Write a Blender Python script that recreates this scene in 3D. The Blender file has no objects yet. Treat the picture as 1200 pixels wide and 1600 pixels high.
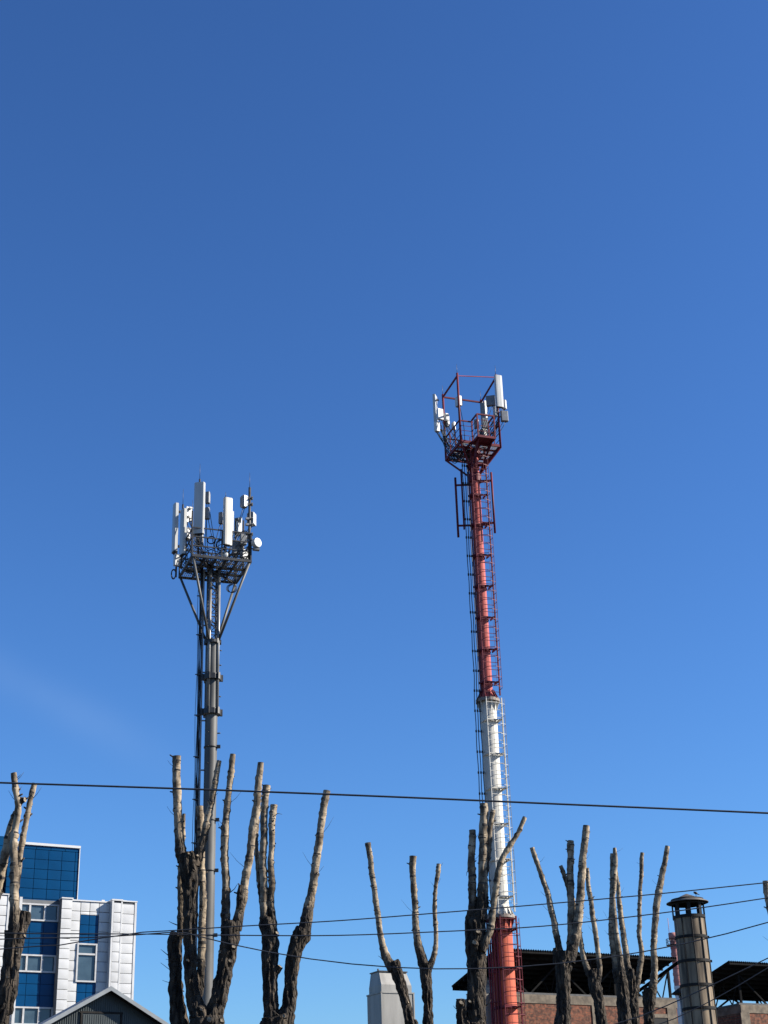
import bpy, math, random
from mathutils import Vector, Matrix, noise
R_ = math.radians
sc = bpy.context.scene
COL = sc.collection
V = Vector

# ------------------------------------------------------------------ camera
F = 2400.0                      # focal length in pixels of the 1200 x 1600 photograph
CAMZ = 1.6
_d = V((432 - 600, 800 + 4480, -F)).normalized()      # zenith seen from the camera
_y = (V((0, 0, -1)) - _d * (-_d.z)).normalized()
_x = _y.cross(_d)
ROT = Matrix((_x, _y, _d))      # camera -> world
cam_d = bpy.data.cameras.new('camera')
cam = bpy.data.objects.new('camera', cam_d)
COL.objects.link(cam)
cam.matrix_world = Matrix.Translation((0, 0, CAMZ)) @ ROT.to_4x4()
cam_d.sensor_fit = 'VERTICAL'
cam_d.sensor_height = 36
cam_d.lens = F / 1600 * 36
cam_d.clip_start = 0.1
cam_d.clip_end = 20000
sc.camera = cam

# ------------------------------------------------------------------ light
SUN_AZ, SUN_EL = 93.0, 31.0     # degrees clockwise from +Y, degrees above the horizon
w = bpy.data.worlds.new('World')
sc.world = w
w.use_nodes = True
nt = w.node_tree
bg = nt.nodes['Background']
sky = nt.nodes.new('ShaderNodeTexSky')
sky.sky_type = 'NISHITA'
sky.sun_disc = False
sky.sun_elevation = R_(SUN_EL)
sky.sun_rotation = R_(SUN_AZ)
sky.altitude = 200
sky.air_density = 1.25
sky.dust_density = 0.45
sky.ozone_density = 10.0
# one faint streak of high thin cloud low in the west (left), fixed in world directions
def _wn(t, **kw):
    n = nt.nodes.new(t)
    for k, q in kw.items(): setattr(n, k, q)
    return n
_tc = _wn('ShaderNodeTexCoord')
def _dir(px, py): return (ROT @ V(((px - 600) / F, (800 - py) / F, -1.0))).normalized()
_d1, _d2 = _dir(0, 1050), _dir(260, 1190)
_n = _d1.cross(_d2).normalized()
_dot = _wn('ShaderNodeVectorMath', operation='DOT_PRODUCT'); _dot.inputs[1].default_value = _n
nt.links.new(_tc.outputs['Generated'], _dot.inputs[0])
_sq = _wn('ShaderNodeMath', operation='POWER'); _sq.inputs[1].default_value = 2
_ab = _wn('ShaderNodeMath', operation='ABSOLUTE'); nt.links.new(_dot.outputs['Value'], _ab.inputs[0]); nt.links.new(_ab.outputs[0], _sq.inputs[0])
_g = _wn('ShaderNodeMath', operation='MULTIPLY'); _g.inputs[1].default_value = -1 / (2 * 0.009 ** 2); nt.links.new(_sq.outputs[0], _g.inputs[0])
_e = _wn('ShaderNodeMath', operation='EXPONENT'); nt.links.new(_g.outputs[0], _e.inputs[0])
_along = _wn('ShaderNodeVectorMath', operation='DOT_PRODUCT'); _along.inputs[1].default_value = _d1
nt.links.new(_tc.outputs['Generated'], _along.inputs[0])
_ar = _wn('ShaderNodeMapRange'); _ar.inputs[1].default_value = math.cos(R_(8.5)); _ar.inputs[2].default_value = math.cos(R_(3)); nt.links.new(_along.outputs['Value'], _ar.inputs[0])
_nz = _wn('ShaderNodeTexNoise'); _nz.inputs['Scale'].default_value = 14; _nz.inputs['Detail'].default_value = 4; nt.links.new(_tc.outputs['Generated'], _nz.inputs['Vector'])
_m1 = _wn('ShaderNodeMath', operation='MULTIPLY'); nt.links.new(_e.outputs[0], _m1.inputs[0]); nt.links.new(_ar.outputs[0], _m1.inputs[1])
_m2 = _wn('ShaderNodeMath', operation='MULTIPLY'); nt.links.new(_m1.outputs[0], _m2.inputs[0]); nt.links.new(_nz.outputs[0], _m2.inputs[1])
_m3 = _wn('ShaderNodeMath', operation='MULTIPLY'); _m3.inputs[1].default_value = 0.085; nt.links.new(_m2.outputs[0], _m3.inputs[0])
_mix = _wn('ShaderNodeMixRGB'); _mix.inputs[2].default_value = (5.5, 7.2, 9.4, 1)
_gm = _wn('ShaderNodeGamma'); _gm.inputs[1].default_value = 1.26; nt.links.new(sky.outputs[0], _gm.inputs[0])
nt.links.new(_m3.outputs[0], _mix.inputs[0]); nt.links.new(_gm.outputs[0], _mix.inputs[1])
nt.links.new(_mix.outputs[0], bg.inputs[0])
bg.inputs[1].default_value = 0.050
sd = bpy.data.lights.new('sun', 'SUN')
sd.energy = 5.0
sd.angle = R_(0.5)
sd.color = (1.0, 0.93, 0.82)
so = bpy.data.objects.new('sun', sd)
COL.objects.link(so)
_sd = V((math.sin(R_(SUN_AZ)) * math.cos(R_(SUN_EL)), math.cos(R_(SUN_AZ)) * math.cos(R_(SUN_EL)), math.sin(R_(SUN_EL))))
so.rotation_euler = _sd.to_track_quat('Z', 'Y').to_euler()
so.location = (60, 0, 60)
sc.view_settings.view_transform = 'Standard'
sc.view_settings.look = 'None'
sc.view_settings.exposure = 1.2
sc.view_settings.gamma = 1.0

# ------------------------------------------------------------------ geometry helpers
def ray(px, py):
    return ROT @ V(((px - 600) / F, (800 - py) / F, -1.0))
def P(px, py, D):
    r = ray(px, py)
    return r * (D / r.y) + V((0, 0, CAMZ))
def MPP(px, py, D):
    return D / ray(px, py).y / F
def on_plane(px, py, p0, n):
    r = ray(px, py)
    o = V((0, 0, CAMZ))
    return o + r * ((p0 - o).dot(n) / r.dot(n))

class MB:
    def __init__(s):
        s.v, s.f, s.m, s.sm, s.age = [], [], [], [], []
    def add(s, vs, fs, mi=0, smooth=False, age=None):
        o = len(s.v)
        s.v += [tuple(q) for q in vs]
        s.f += [tuple(i + o for i in q) for q in fs]
        s.m += [mi] * len(fs)
        s.sm += [smooth] * len(fs)
        s.age += age if age else [0.0] * len(vs)
    def box(s, c, ax, size, mi=0):
        c = V(c); X, Y, Z = [V(a) * (k / 2) for a, k in zip(ax, size)]
        vs = [c + X * i + Y * j + Z * k for k in (-1, 1) for j in (-1, 1) for i in (-1, 1)]
        s.add(vs, [(0, 2, 3, 1), (4, 5, 7, 6), (0, 1, 5, 4), (2, 6, 7, 3), (0, 4, 6, 2), (1, 3, 7, 5)], mi)
    def bar(s, p0, p1, wd, ht=None, up=V((0, 0, 1)), mi=0):
        p0, p1 = V(p0), V(p1)
        ht = ht or wd
        d = p1 - p0
        L = d.length
        if L < 1e-6: return
        d /= L
        if abs(d.dot(up)) > 0.98: up = V((0.94, 0.34, 0))
        x = d.cross(up).normalized(); y = x.cross(d)
        s.box((p0 + p1) / 2, (x, d, y), (wd, L, ht), mi)
    def tube(s, pts, r, n=8, mi=0, cap=True, smooth=True):
        pts = [V(p) for p in pts]
        rs = r if isinstance(r, (list, tuple)) else [r] * len(pts)
        vs, fs = [], []
        t0 = (pts[1] - pts[0]).normalized()
        x = t0.orthogonal().normalized()
        for i, p in enumerate(pts):
            t = (pts[min(i + 1, len(pts) - 1)] - pts[max(i - 1, 0)]).normalized()
            x = (x - t * x.dot(t)).normalized(); y = t.cross(x)
            for k in range(n):
                a = 2 * math.pi * k / n
                vs.append(p + (x * math.cos(a) + y * math.sin(a)) * rs[i])
        for i in range(len(pts) - 1):
            for k in range(n):
                a, b = i * n + k, i * n + (k + 1) % n
                fs.append((a, b, b + n, a + n))
        s.add(vs, fs, mi, smooth)
        if cap:
            o = len(s.v) - len(vs)
            s.f += [tuple(o + k for k in range(n))[::-1], tuple(o + (len(pts) - 1) * n + k for k in range(n))]
            s.m += [mi, mi]; s.sm += [False, False]
    def lathe(s, c, axis, prof, n=24, mi=0, smooth=True):
        c = V(c); axis = V(axis).normalized()
        x = axis.orthogonal().normalized(); y = axis.cross(x)
        vs = []
        for (r, h) in prof:
            for k in range(n):
                a = 2 * math.pi * k / n
                vs.append(c + axis * h + (x * math.cos(a) + y * math.sin(a)) * r)
        fs = []
        for i in range(len(prof) - 1):
            for k in range(n):
                a, b = i * n + k, i * n + (k + 1) % n
                fs.append((a, b, b + n, a + n))
        s.add(vs, fs, mi, smooth)
    def prism(s, poly, ext, mi=0):
        poly = [V(p) for p in poly]; ext = V(ext); n = len(poly)
        vs = poly + [p + ext for p in poly]
        fs = [tuple(range(n))[::-1], tuple(range(n, 2 * n))] + [(i, (i + 1) % n, (i + 1) % n + n, i + n) for i in range(n)]
        s.add(vs, fs, mi)
    def ring(s, c, ax1, ax2, r, tr, n=20, mi=0):
        c = V(c)
        pts = [c + V(ax1) * (r * math.cos(2 * math.pi * k / n)) + V(ax2) * (r * math.sin(2 * math.pi * k / n)) for k in range(n + 1)]
        s.tube(pts, tr, 6, mi, cap=False)
    def build(s, name, mats, parent=None, kind=None):
        org = ORG.get(parent.name, V((0, 0, 0))) if parent else V((0, 0, 0))
        me = bpy.data.meshes.new(name)
        me.from_pydata([(a - org.x, b - org.y, c - org.z) for a, b, c in s.v], [], s.f)
        for mt in (mats if isinstance(mats, (list, tuple)) else [mats]): me.materials.append(mt)
        me.polygons.foreach_set('material_index', s.m)
        me.polygons.foreach_set('use_smooth', s.sm)
        if any(s.age):
            at = me.attributes.new('age', 'FLOAT', 'POINT'); at.data.foreach_set('value', s.age)
        me.update()
        o = bpy.data.objects.new(name, me)
        COL.objects.link(o)
        if parent: o.parent = parent
        ORG[o.name] = org
        if kind: o['kind'] = kind
        return o
ORG = {}
def tag(o, label, cat, group=None):
    o['label'] = label; o['category'] = cat
    if group: o['group'] = group
    return o
def thing(name, loc, label, cat, group=None):
    o = bpy.data.objects.new(name, None)
    COL.objects.link(o); o.location = loc; o.empty_display_size = 0.3
    ORG[o.name] = V(loc)
    return tag(o, label, cat, group)
def axes(deg):
    a = R_(deg)
    return V((math.cos(a), math.sin(a), 0)), V((-math.sin(a), math.cos(a), 0)), V((0, 0, 1))

# ------------------------------------------------------------------ materials
def mat(name, c, rough=0.6, metal=0.0, c2=None, scale=4.0, stretch=(1, 1, 1), bump=0.0, spec=0.5, bscale=None):
    m = bpy.data.materials.new(name); m.use_nodes = True
    t = m.node_tree; b = t.nodes['Principled BSDF']
    b.inputs['Roughness'].default_value = rough
    b.inputs['Metallic'].default_value = metal
    b.inputs['Specular IOR Level'].default_value = spec
    tc = t.nodes.new('ShaderNodeTexCoord'); mp = t.nodes.new('ShaderNodeMapping')
    mp.inputs['Scale'].default_value = stretch
    t.links.new(tc.outputs['Object'], mp.inputs[0])
    nz = t.nodes.new('ShaderNodeTexNoise'); nz.inputs['Scale'].default_value = scale; nz.inputs['Detail'].default_value = 6
    t.links.new(mp.outputs[0], nz.inputs['Vector'])
    rp = t.nodes.new('ShaderNodeValToRGB')
    c2 = c2 or tuple(k * 0.8 for k in c)
    rp.color_ramp.elements[0].position = 0.35; rp.color_ramp.elements[0].color = (*c2, 1)
    rp.color_ramp.elements[1].position = 0.65; rp.color_ramp.elements[1].color = (*c, 1)
    t.links.new(nz.outputs[0], rp.inputs[0]); t.links.new(rp.outputs[0], b.inputs['Base Color'])
    if bump:
        n2 = t.nodes.new('ShaderNodeTexNoise'); n2.inputs['Scale'].default_value = bscale or scale * 4; n2.inputs['Detail'].default_value = 5
        t.links.new(mp.outputs[0], n2.inputs['Vector'])
        bp = t.nodes.new('ShaderNodeBump'); bp.inputs['Strength'].default_value = bump; bp.inputs['Distance'].default_value = 0.02
        t.links.new(n2.outputs[0], bp.inputs['Height']); t.links.new(bp.outputs[0], b.inputs['Normal'])
    return m

M = {}
M['galv'] = mat('galvanised_steel', (0.21, 0.21, 0.205), 0.42, 0.3, (0.10, 0.10, 0.098), 3, (1, 1, 0.3))
M['steel_dark'] = mat('weathered_steel', (0.0444, 0.0444, 0.0444), 0.5, 0.3, (0.0222, 0.0222, 0.02294), 5)
M['pole_grey'] = mat('pole_grey_paint', (0.102, 0.099, 0.091), 0.5, 0.0, (0.058, 0.057, 0.053), 1.6, (1, 1, 0.35), spec=.3)
M['antenna'] = mat('antenna_plastic', (0.46, 0.465, 0.45), 0.4, 0, (0.37, 0.375, 0.36), 1.3, (1, 1, .5))
M['antenna_sunlit'] = mat('antenna_plastic_sunlit', (0.44, 0.42, 0.365), 0.4, 0, (0.36, 0.34, 0.295), 1.3, (1, 1, .5))  # cream tint of sunlight put into the plastic of one panel
M['unit_grey'] = mat('radio_unit_grey', (0.1998, 0.2072, 0.2146), 0.5, 0, (0.148, 0.1554, 0.1628), 5)
M['unit_white'] = mat('radio_unit_white', (0.525, 0.5325, 0.525), 0.45, 0, (0.45, 0.4575, 0.45), 5)
M['cable'] = mat('black_cable', (0.00888, 0.00962, 0.01184), 0.55)
M['wire'] = mat('overhead_wire', (0.0148, 0.0185, 0.0259), 0.6)
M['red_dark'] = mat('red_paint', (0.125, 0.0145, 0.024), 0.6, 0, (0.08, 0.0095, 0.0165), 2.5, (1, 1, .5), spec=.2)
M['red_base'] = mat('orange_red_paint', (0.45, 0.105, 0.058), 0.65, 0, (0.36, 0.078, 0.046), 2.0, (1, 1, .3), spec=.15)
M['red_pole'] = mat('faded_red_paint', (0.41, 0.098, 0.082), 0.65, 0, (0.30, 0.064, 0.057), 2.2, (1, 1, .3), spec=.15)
M['white_pole'] = mat('white_paint', (0.50, 0.485, 0.44), 0.6, 0, (0.42, 0.405, 0.365), 1.6, (1, 1, .35), spec=.2)
M['rust'] = mat('rusty_flange', (0.1184, 0.074, 0.0518), 0.7, 0, (0.222, 0.1998, 0.1776), 9)
M['cut'] = mat('cut_wood', (0.3108, 0.2516, 0.1702), 0.85, 0, (0.1258, 0.0962, 0.0666), 28)
M['scar'] = mat('branch_scar', (0.0333, 0.0259, 0.02072), 0.9, 0, (0.0148, 0.01258, 0.01036), 25)
M['sheet'] = mat('vent_sheet_metal', (0.23, 0.223, 0.205), 0.5, 0.1, (0.145, 0.14, 0.128), 1.7, (1.6, 1.6, .22))
M['roof_sheet'] = mat('dark_corrugated_sheet', (0.0148, 0.0148, 0.0148), 0.95, 0, (0.008, 0.008, 0.008), 2, spec=.05)
M['concrete'] = mat('weathered_concrete', (0.155, 0.125, 0.09), 0.9, 0, (0.07, 0.056, 0.041), 2.6, bump=.4)
M['panel_white'] = mat('white_cladding', (0.50, 0.50, 0.492), 0.35, 0.0, (0.43, 0.43, 0.424), 0.9)
M['panel_blue'] = mat('blue_cladding', (0.0008, 0.042, 0.122), 0.3, 0.0, (0.0008, 0.034, 0.10), 0.6, spec=0.12)
M['joint_dark'] = mat('cladding_joint', (0.1184, 0.1258, 0.1332), 0.8)
M['joint_blue'] = mat('blue_cladding_joint', (0.00148, 0.00888, 0.0333), 0.8, spec=.1)
M['frame_white'] = mat('white_window_frame', (0.42, 0.42, 0.42), 0.45)
M['glass'] = mat('window_glass', (0.045, 0.075, 0.10), 0.08, 0, (0.03, 0.05, 0.07), 1.2, spec=0.5)  # blue-grey of the reflected sky is put into the base colour
M['shed_wall'] = mat('dark_green_grey_sheet', (0.0259, 0.037, 0.03848), 0.55, 0, (0.02072, 0.0296, 0.03108), 2)
M['shed_trim'] = mat('pale_metal_trim', (0.21, 0.225, 0.23), 0.45, 0.1, (0.165, 0.175, 0.18), 2)
M['shed_roof'] = mat('grey_roof_sheet', (0.148, 0.1628, 0.1702), 0.5, 0.2)
M['stack'] = mat('stained_stack_metal', (0.27, 0.205, 0.135), 0.6, 0.0, (0.06, 0.047, 0.035), 2.0, (2.6, 2.6, 0.26), bump=.1, spec=.15)
M['stack_dark'] = mat('near_black_metal', (0.020, 0.019, 0.0185), 0.75, 0.0, (0.011, 0.0105, 0.0105), 4, spec=.12)  # near-black metal for crown, bands, rods, cap underside and shed soffit
M['stack_cap'] = mat('cap_metal', (0.13, 0.112, 0.096), 0.65, 0.0, (0.07, 0.06, 0.052), 4, spec=.15)
M['bird'] = mat('dark_feathers', (0.0222, 0.0222, 0.0259), 0.7)
M['asphalt'] = mat('ground_asphalt', (0.06, 0.058, 0.055), 0.95, 0, (0.042, 0.04, 0.038), 0.6)
M['black'] = mat('opening_black_fill', (0.00888, 0.00888, 0.00962), 0.9)

def bark_material():
    m = bpy.data.materials.new('poplar_bark'); m.use_nodes = True
    t = m.node_tree; N = t.nodes; L = t.links; b = N['Principled BSDF']
    b.inputs['Roughness'].default_value = 0.88; b.inputs['Specular IOR Level'].default_value = 0.25
    tc = N.new('ShaderNodeTexCoord')
    def noi(scale, st, det=6):
        mp = N.new('ShaderNodeMapping'); mp.inputs['Scale'].default_value = st
        L.new(tc.outputs['Object'], mp.inputs[0])
        n = N.new('ShaderNodeTexNoise'); n.inputs['Scale'].default_value = scale; n.inputs['Detail'].default_value = det
        L.new(mp.outputs[0], n.inputs['Vector']); return n
    def ramp(src, p0, c0, p1, c1):
        r = N.new('ShaderNodeValToRGB'); e = r.color_ramp.elements
        e[0].position, e[0].color, e[1].position, e[1].color = p0, (*c0, 1), p1, (*c1, 1)
        L.new(src, r.inputs[0]); return r
    pale = ramp(noi(7, (1, 1, .7)).outputs[0], .38, (0.08, 0.061, 0.042), .62, (0.315, 0.252, 0.175))
    dark = ramp(noi(16, (1, 1, .22)).outputs[0], .38, (0.009, 0.0072, 0.0058), .74, (0.082, 0.063, 0.045))
    at = N.new('ShaderNodeAttribute'); at.attribute_name = 'age'
    nb = noi(9, (1, 1, .5))
    ma = N.new('ShaderNodeMath'); ma.operation = 'MULTIPLY_ADD'; ma.inputs[1].default_value = 1.1; ma.inputs[2].default_value = -0.55
    L.new(nb.outputs[0], ma.inputs[0])
    ad = N.new('ShaderNodeMath'); ad.operation = 'ADD'; ad.use_clamp = True
    L.new(at.outputs['Fac'], ad.inputs[0]); L.new(ma.outputs[0], ad.inputs[1])
    sh = ramp(ad.outputs[0], .25, (0, 0, 0), .75, (1, 1, 1))
    mx = N.new('ShaderNodeMixRGB'); L.new(sh.outputs[0], mx.inputs[0]); L.new(pale.outputs[0], mx.inputs[1]); L.new(dark.outputs[0], mx.inputs[2])
    # small dark dashes across the young bark
    dn = noi(20, (.55, .55, 2.6), 3)
    dr = ramp(dn.outputs[0], .59, (1, 1, 1), .66, (0.28, 0.25, 0.22))
    ml = N.new('ShaderNodeMixRGB'); ml.blend_type = 'MULTIPLY'; ml.inputs[0].default_value = 1
    L.new(mx.outputs[0], ml.inputs[1]); L.new(dr.outputs[0], ml.inputs[2])
    L.new(ml.outputs[0], b.inputs['Base Color'])
    bp = N.new('ShaderNodeBump'); bp.inputs['Strength'].default_value = 0.9; bp.inputs['Distance'].default_value = 0.035
    bs = N.new('ShaderNodeMapRange'); bs.inputs[3].default_value = 0.12; bs.inputs[4].default_value = 0.65
    L.new(sh.outputs[0], bs.inputs[0]); L.new(bs.outputs[0], bp.inputs['Strength'])
    vmp = N.new('ShaderNodeMapping'); vmp.inputs['Scale'].default_value = (1, 1, .3); L.new(tc.outputs['Object'], vmp.inputs[0])
    vo = N.new('ShaderNodeTexVoronoi'); vo.feature = 'DISTANCE_TO_EDGE'; vo.inputs['Scale'].default_value = 17
    wob = N.new('ShaderNodeMixRGB'); wob.inputs[0].default_value = .06; L.new(vmp.outputs[0], wob.inputs[1]); L.new(noi(9, (1, 1, .5)).outputs['Color'], wob.inputs[2])
    L.new(wob.outputs[0], vo.inputs['Vector'])
    vr = N.new('ShaderNodeMapRange'); vr.inputs[2].default_value = .22; vr.inputs[4].default_value = 1.4; L.new(vo.outputs['Distance'], vr.inputs[0])
    hs = N.new('ShaderNodeMath'); hs.operation = 'ADD'; L.new(vr.outputs[0], hs.inputs[0]); L.new(noi(34, (1, 1, .35)).outputs[0], hs.inputs[1])
    L.new(hs.outputs[0], bp.inputs['Height']); L.new(bp.outputs[0], b.inputs['Normal'])
    return m
M['bark'] = bark_material()

def brick_material(name, c1, c2, mo, rot):
    m = bpy.data.materials.new(name); m.use_nodes = True
    t = m.node_tree; N = t.nodes; L = t.links; b = N['Principled BSDF']; b.inputs['Roughness'].default_value = 0.92
    tc = N.new('ShaderNodeTexCoord'); mp = N.new('ShaderNodeMapping'); mp.vector_type = 'TEXTURE'
    # rotate object space so that the brick plane (x along the wall, y up) lies on the wall
    mp.inputs['Rotation'].default_value = (R_(90), 0, R_(rot))
    L.new(tc.outputs['Object'], mp.inputs[0])
    br = N.new('ShaderNodeTexBrick'); br.inputs['Scale'].default_value = 1
    br.inputs['Brick Width'].default_value = .26; br.inputs['Row Height'].default_value = .078; br.inputs['Mortar Size'].default_value = .011
    br.inputs['Color1'].default_value = (*c1, 1); br.inputs['Color2'].default_value = (*c2, 1); br.inputs['Mortar'].default_value = (*mo, 1)
    L.new(mp.outputs[0], br.inputs['Vector'])
    nz = N.new('ShaderNodeTexNoise'); nz.inputs['Scale'].default_value = 6; nz.inputs['Detail'].default_value = 8
    L.new(tc.outputs['Object'], nz.inputs['Vector'])
    rp = N.new('ShaderNodeValToRGB'); e = rp.color_ramp.elements
    e[0].position, e[0].color, e[1].position, e[1].color = .38, (.35, .3, .28, 1), .62, (1.12, 1.06, 1.0, 1)
    L.new(nz.outputs[0], rp.inputs[0])
    mx = N.new('ShaderNodeMixRGB'); mx.blend_type = 'MULTIPLY'; mx.inputs[0].default_value = 1
    L.new(br.outputs[0], mx.inputs[1]); L.new(rp.outputs[0], mx.inputs[2]); L.new(mx.outputs[0], b.inputs['Base Color'])
    return m
GRID = 28.0                     # the street grid runs 28 degrees off the view
M['brick'] = brick_material('old_red_brick', (0.195, 0.052, 0.021), (0.092, 0.029, 0.014), (0.10, 0.07, 0.047), GRID)

# ------------------------------------------------------------------ ground
g = MB(); g.add([(-6000, -2000, 0), (6000, -2000, 0), (6000, 9000, 0), (-6000, 9000, 0)], [(0, 1, 2, 3)])
g.build('ground', M['asphalt'], kind='structure')

# ------------------------------------------------------------------ office building (left)
U, W_, Z = axes(GRID)
NRM = -W_                       # outward normal of facades facing the camera
def office():
    p0 = P(123, 1326, 100); p0.z = 0
    def S(zx, zy, off=0.0):     # pixel of the facade zoom -> (along, up) on the facade plane moved out by off
        q = on_plane(zx / 5.16, 1290 + zy / 5.16, p0 + NRM * off, NRM) - p0
        return q.dot(U), q.z
    def pt(s, wv, z): return p0 + U * s + NRM * wv + Z * z
    root = thing('office_building', p0, 'office block clad in white metal panels and blue glossy panels with a tall blue top', 'building')
    def lbox(mb, s0, s1, w0, w1, z0, z1, mi=0): mb.box(pt((s0 + s1) / 2, (w0 + w1) / 2, (z0 + z1) / 2), (U, NRM, Z), (s1 - s0, w1 - w0, z1 - z0), mi)
    def panels(mb, s0, s1, z0, z1, wv, cols, ph, gap, rnd, bulge, ztop=True, mi=0):
        xs = [s0 + (s1 - s0) * i / cols for i in range(cols + 1)]
        zs = []; z = z1
        while z > z0 + .02: zs.append(z); z -= ph
        zs.append(max(z, z0))
        for i in range(cols):
            for j in range(len(zs) - 1):
                a, b = xs[i] + gap / 2, xs[i + 1] - gap / 2
                c, d = zs[j + 1] + gap / 2, zs[j] - gap / 2
                if d - c < .05: continue
                vs, fs = [], []
                tl, tz = rnd.uniform(-1, 1) * .004, rnd.uniform(-1, 1) * .004
                n = 4
                for r in range(n + 1):
                    for k in range(n + 1):
                        x, y = k / n * 2 - 1, r / n * 2 - 1
                        vs.append(pt(a + (b - a) * k / n, wv + bulge * (1 - x * x) * (1 - y * y) + tl * x + tz * y, c + (d - c) * r / n))
                for r in range(n):
                    for k in range(n):
                        q = r * (n + 1) + k; fs.append((q, q + 1, q + n + 2, q + n + 1))
                mb.add(vs, fs, mi, True)
    rnd = random.Random(4)
    # --- cladding volumes (white)
    sP1a, zTop = S(500, 588, .25)
    sP1b = S(587, 588, .25)[0]
    sC = S(655, 590)[0]; sD = S(803, 595)[0]; sE = S(889, 600)[0]
    sF = S(985, 605, .5)[0]; sG = S(1103, 612, .5)[0]
    sBand0 = S(165, 640, -.35)[0] - .2
    core = MB()
    lbox(core, sBand0, sG - .05, -14, -.42, 0, zTop - .05)
    core.build('core_wall', M['joint_dark'], root)
    wb = MB()
    lbox(wb, sP1a, sP1b - .02, -.4, .2, 0, zTop - .03, 1)
    panels(wb, sP1a, sP1b, 0, zTop, .26, 1, .62, .035, rnd, .018)
    wb.build('corner_pier', [M['panel_white'], M['joint_dark']], root)
    wb = MB()
    lbox(wb, sP1b, sC, -.4, -.06, 0, zTop - .09, 1)
    panels(wb, sP1b, sC, 0, zTop - .06, 0, 1, .62, .035, rnd, .018)
    zb1 = S(655, 718)[1]
    lbox(wb, sC, sD, -.4, -.06, zb1, zTop - .09, 1)
    panels(wb, sC, sD, zb1, zTop - .06, 0, 2, .62, .035, rnd, .018)
    lbox(wb, sD, sE, -.4, -.06, 0, zTop - .09, 1)
    panels(wb, sD, sE, 0, zTop - .06, 0, 1, .62, .035, rnd, .018)
    wb.build('wall_panel', [M['panel_white'], M['joint_dark']], root)
    wb = MB()
    zT2 = zTop + .02
    lbox(wb, sE + .02, sG - .02, -14, .44, 0, zT2 - .06, 1)
    panels(wb, sE + .1, sF, 0, zT2 - .12, .50, 1, .62, .035, rnd, .018)
    panels(wb, sF, sG - .12, 0, zT2 - .18, .47, 1, .62, .03, rnd, .022)
    lbox(wb, sF - .05, sF + .04, .44, .515, 0, zT2 - .02)      # vertical seam
    lbox(wb, sG - .12, sG + .02, .2, .50, 0, zT2)             # corner trim
    lbox(wb, sE - .02, sE + .1, .0, .52, 0, zT2)              # left corner trim
    wb.build('projecting_pier', [M['panel_white'], M['joint_dark']], root)
    # --- parapet capping
    cp = MB()
    lbox(cp, sP1a - .03, sP1b + .03, -.5, .32, zTop, zTop + .08)
    lbox(cp, sP1b + .03, sE - .03, -.5, .07, zTop - .06, zTop + .03)
    lbox(cp, sE - .04, sF + .06, -.5, .54, zT2, zT2 + .1)
    lbox(cp, sF + .06, sG + .05, -.5, .52, zT2 - .03, zT2 + .05)
    lbox(cp, sE - .5, sE - .3, -.3, -.2, zTop + .03, zTop + .16)
    lbox(cp, sE + .3, sE + 1.2, -.4, -.2, zT2 + .1, zT2 + .2)
    cp.build('parapet_cap', M['panel_white'], root)
    # --- blue column in the white wall
    def blue(s0, s1, z0, z1, wv, cols, ph, name):
        b = MB()
        lbox(b, s0, s1, -.41, wv - .05, z0, z1, 1)
        panels(b, s0, s1, z0, z1, wv, cols, ph, .03, rnd, .006)
        b.build(name, [M['panel_blue'], M['joint_blue']], root)
    zw1, zw0 = S(640, 948)[1], S(640, 1262)[1]
    blue(sC, sD, zw1, zb1, -.02, 2, .62, 'blue_panel')
    zw3 = zw0 - (zb1 - zw1); zw4 = zw3 - (zw1 - zw0)
    blue(sC, sD, zw3, zw0, -.02, 2, .62, 'blue_panel')
    for k in range(1, 5):
        t_ = zw3 - (k - 1) * (zb1 - zw0)
        if t_ - 2.2 < 0.3: break
        blue(sC, sD, max(t_ - (zb1 - zw0), .2), t_ - (zw1 - zw0), -.02, 2, .62, 'blue_panel')
    def window(s0, s1, z0, z1, wv, cuts_s, cuts_z, fr=.10):
        f_ = MB()
        lbox(f_, s0, s0 + fr, wv - .12, wv + .06, z0, z1); lbox(f_, s1 - fr, s1, wv - .12, wv + .06, z0, z1)
        lbox(f_, s0 + fr, s1 - fr, wv - .12, wv + .058, z0, z0 + fr); lbox(f_, s0 + fr, s1 - fr, wv - .12, wv + .058, z1 - fr, z1)
        for c in cuts_s: lbox(f_, c - fr * .6, c + fr * .6, wv - .12, wv + .05, z0 + fr, z1 - fr)
        for c in cuts_z: lbox(f_, s0 + fr, s1 - fr, wv - .12, wv + .045, c - fr * .55, c + fr * .55)
        fo = f_.build('window', M['frame_white'], root)
        ss = [s0 + fr] + list(cuts_s) + [s1 - fr]; zz = [z0 + fr] + list(cuts_z) + [z1 - fr]
        for i in range(len(ss) - 1):
            for j in range(len(zz) - 1):
                g_ = MB(); t1 = rnd.uniform(-.006, .006)
                a, b, c, d = ss[i], ss[i + 1], zz[j], zz[j + 1]
                g_.add([pt(a, wv - .06 + t1, c), pt(b, wv - .06 - t1, c), pt(b, wv - .06 - t1, d), pt(a, wv - .06 + t1, d)], [(0, 1, 2, 3)])
                lbox(g_, a, b, wv - .11, wv - .08, c, d)
                g_.build('pane', M['glass'], fo)
    for k in range(5):
        dz = (zb1 - zw0) * k
        if zw0 - dz < .5: break
        sl = sC - .12
        window(sl, sD - .02, zw0 - dz, zw1 - dz, .03, [], [zw0 - dz + (zw1 - zw0) * .72])
    # --- glazed band left of the corner pier
    offb = -.35
    s0 = sBand0; s1 = sP1a
    zA, zB = S(350, 632, offb)[1], S(350, 772, offb)[1]
    zC, zD = S(330, 1042, offb)[1], S(330, 1190, offb)[1]
    st = zA - zC
    hw = zA - zB
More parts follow.
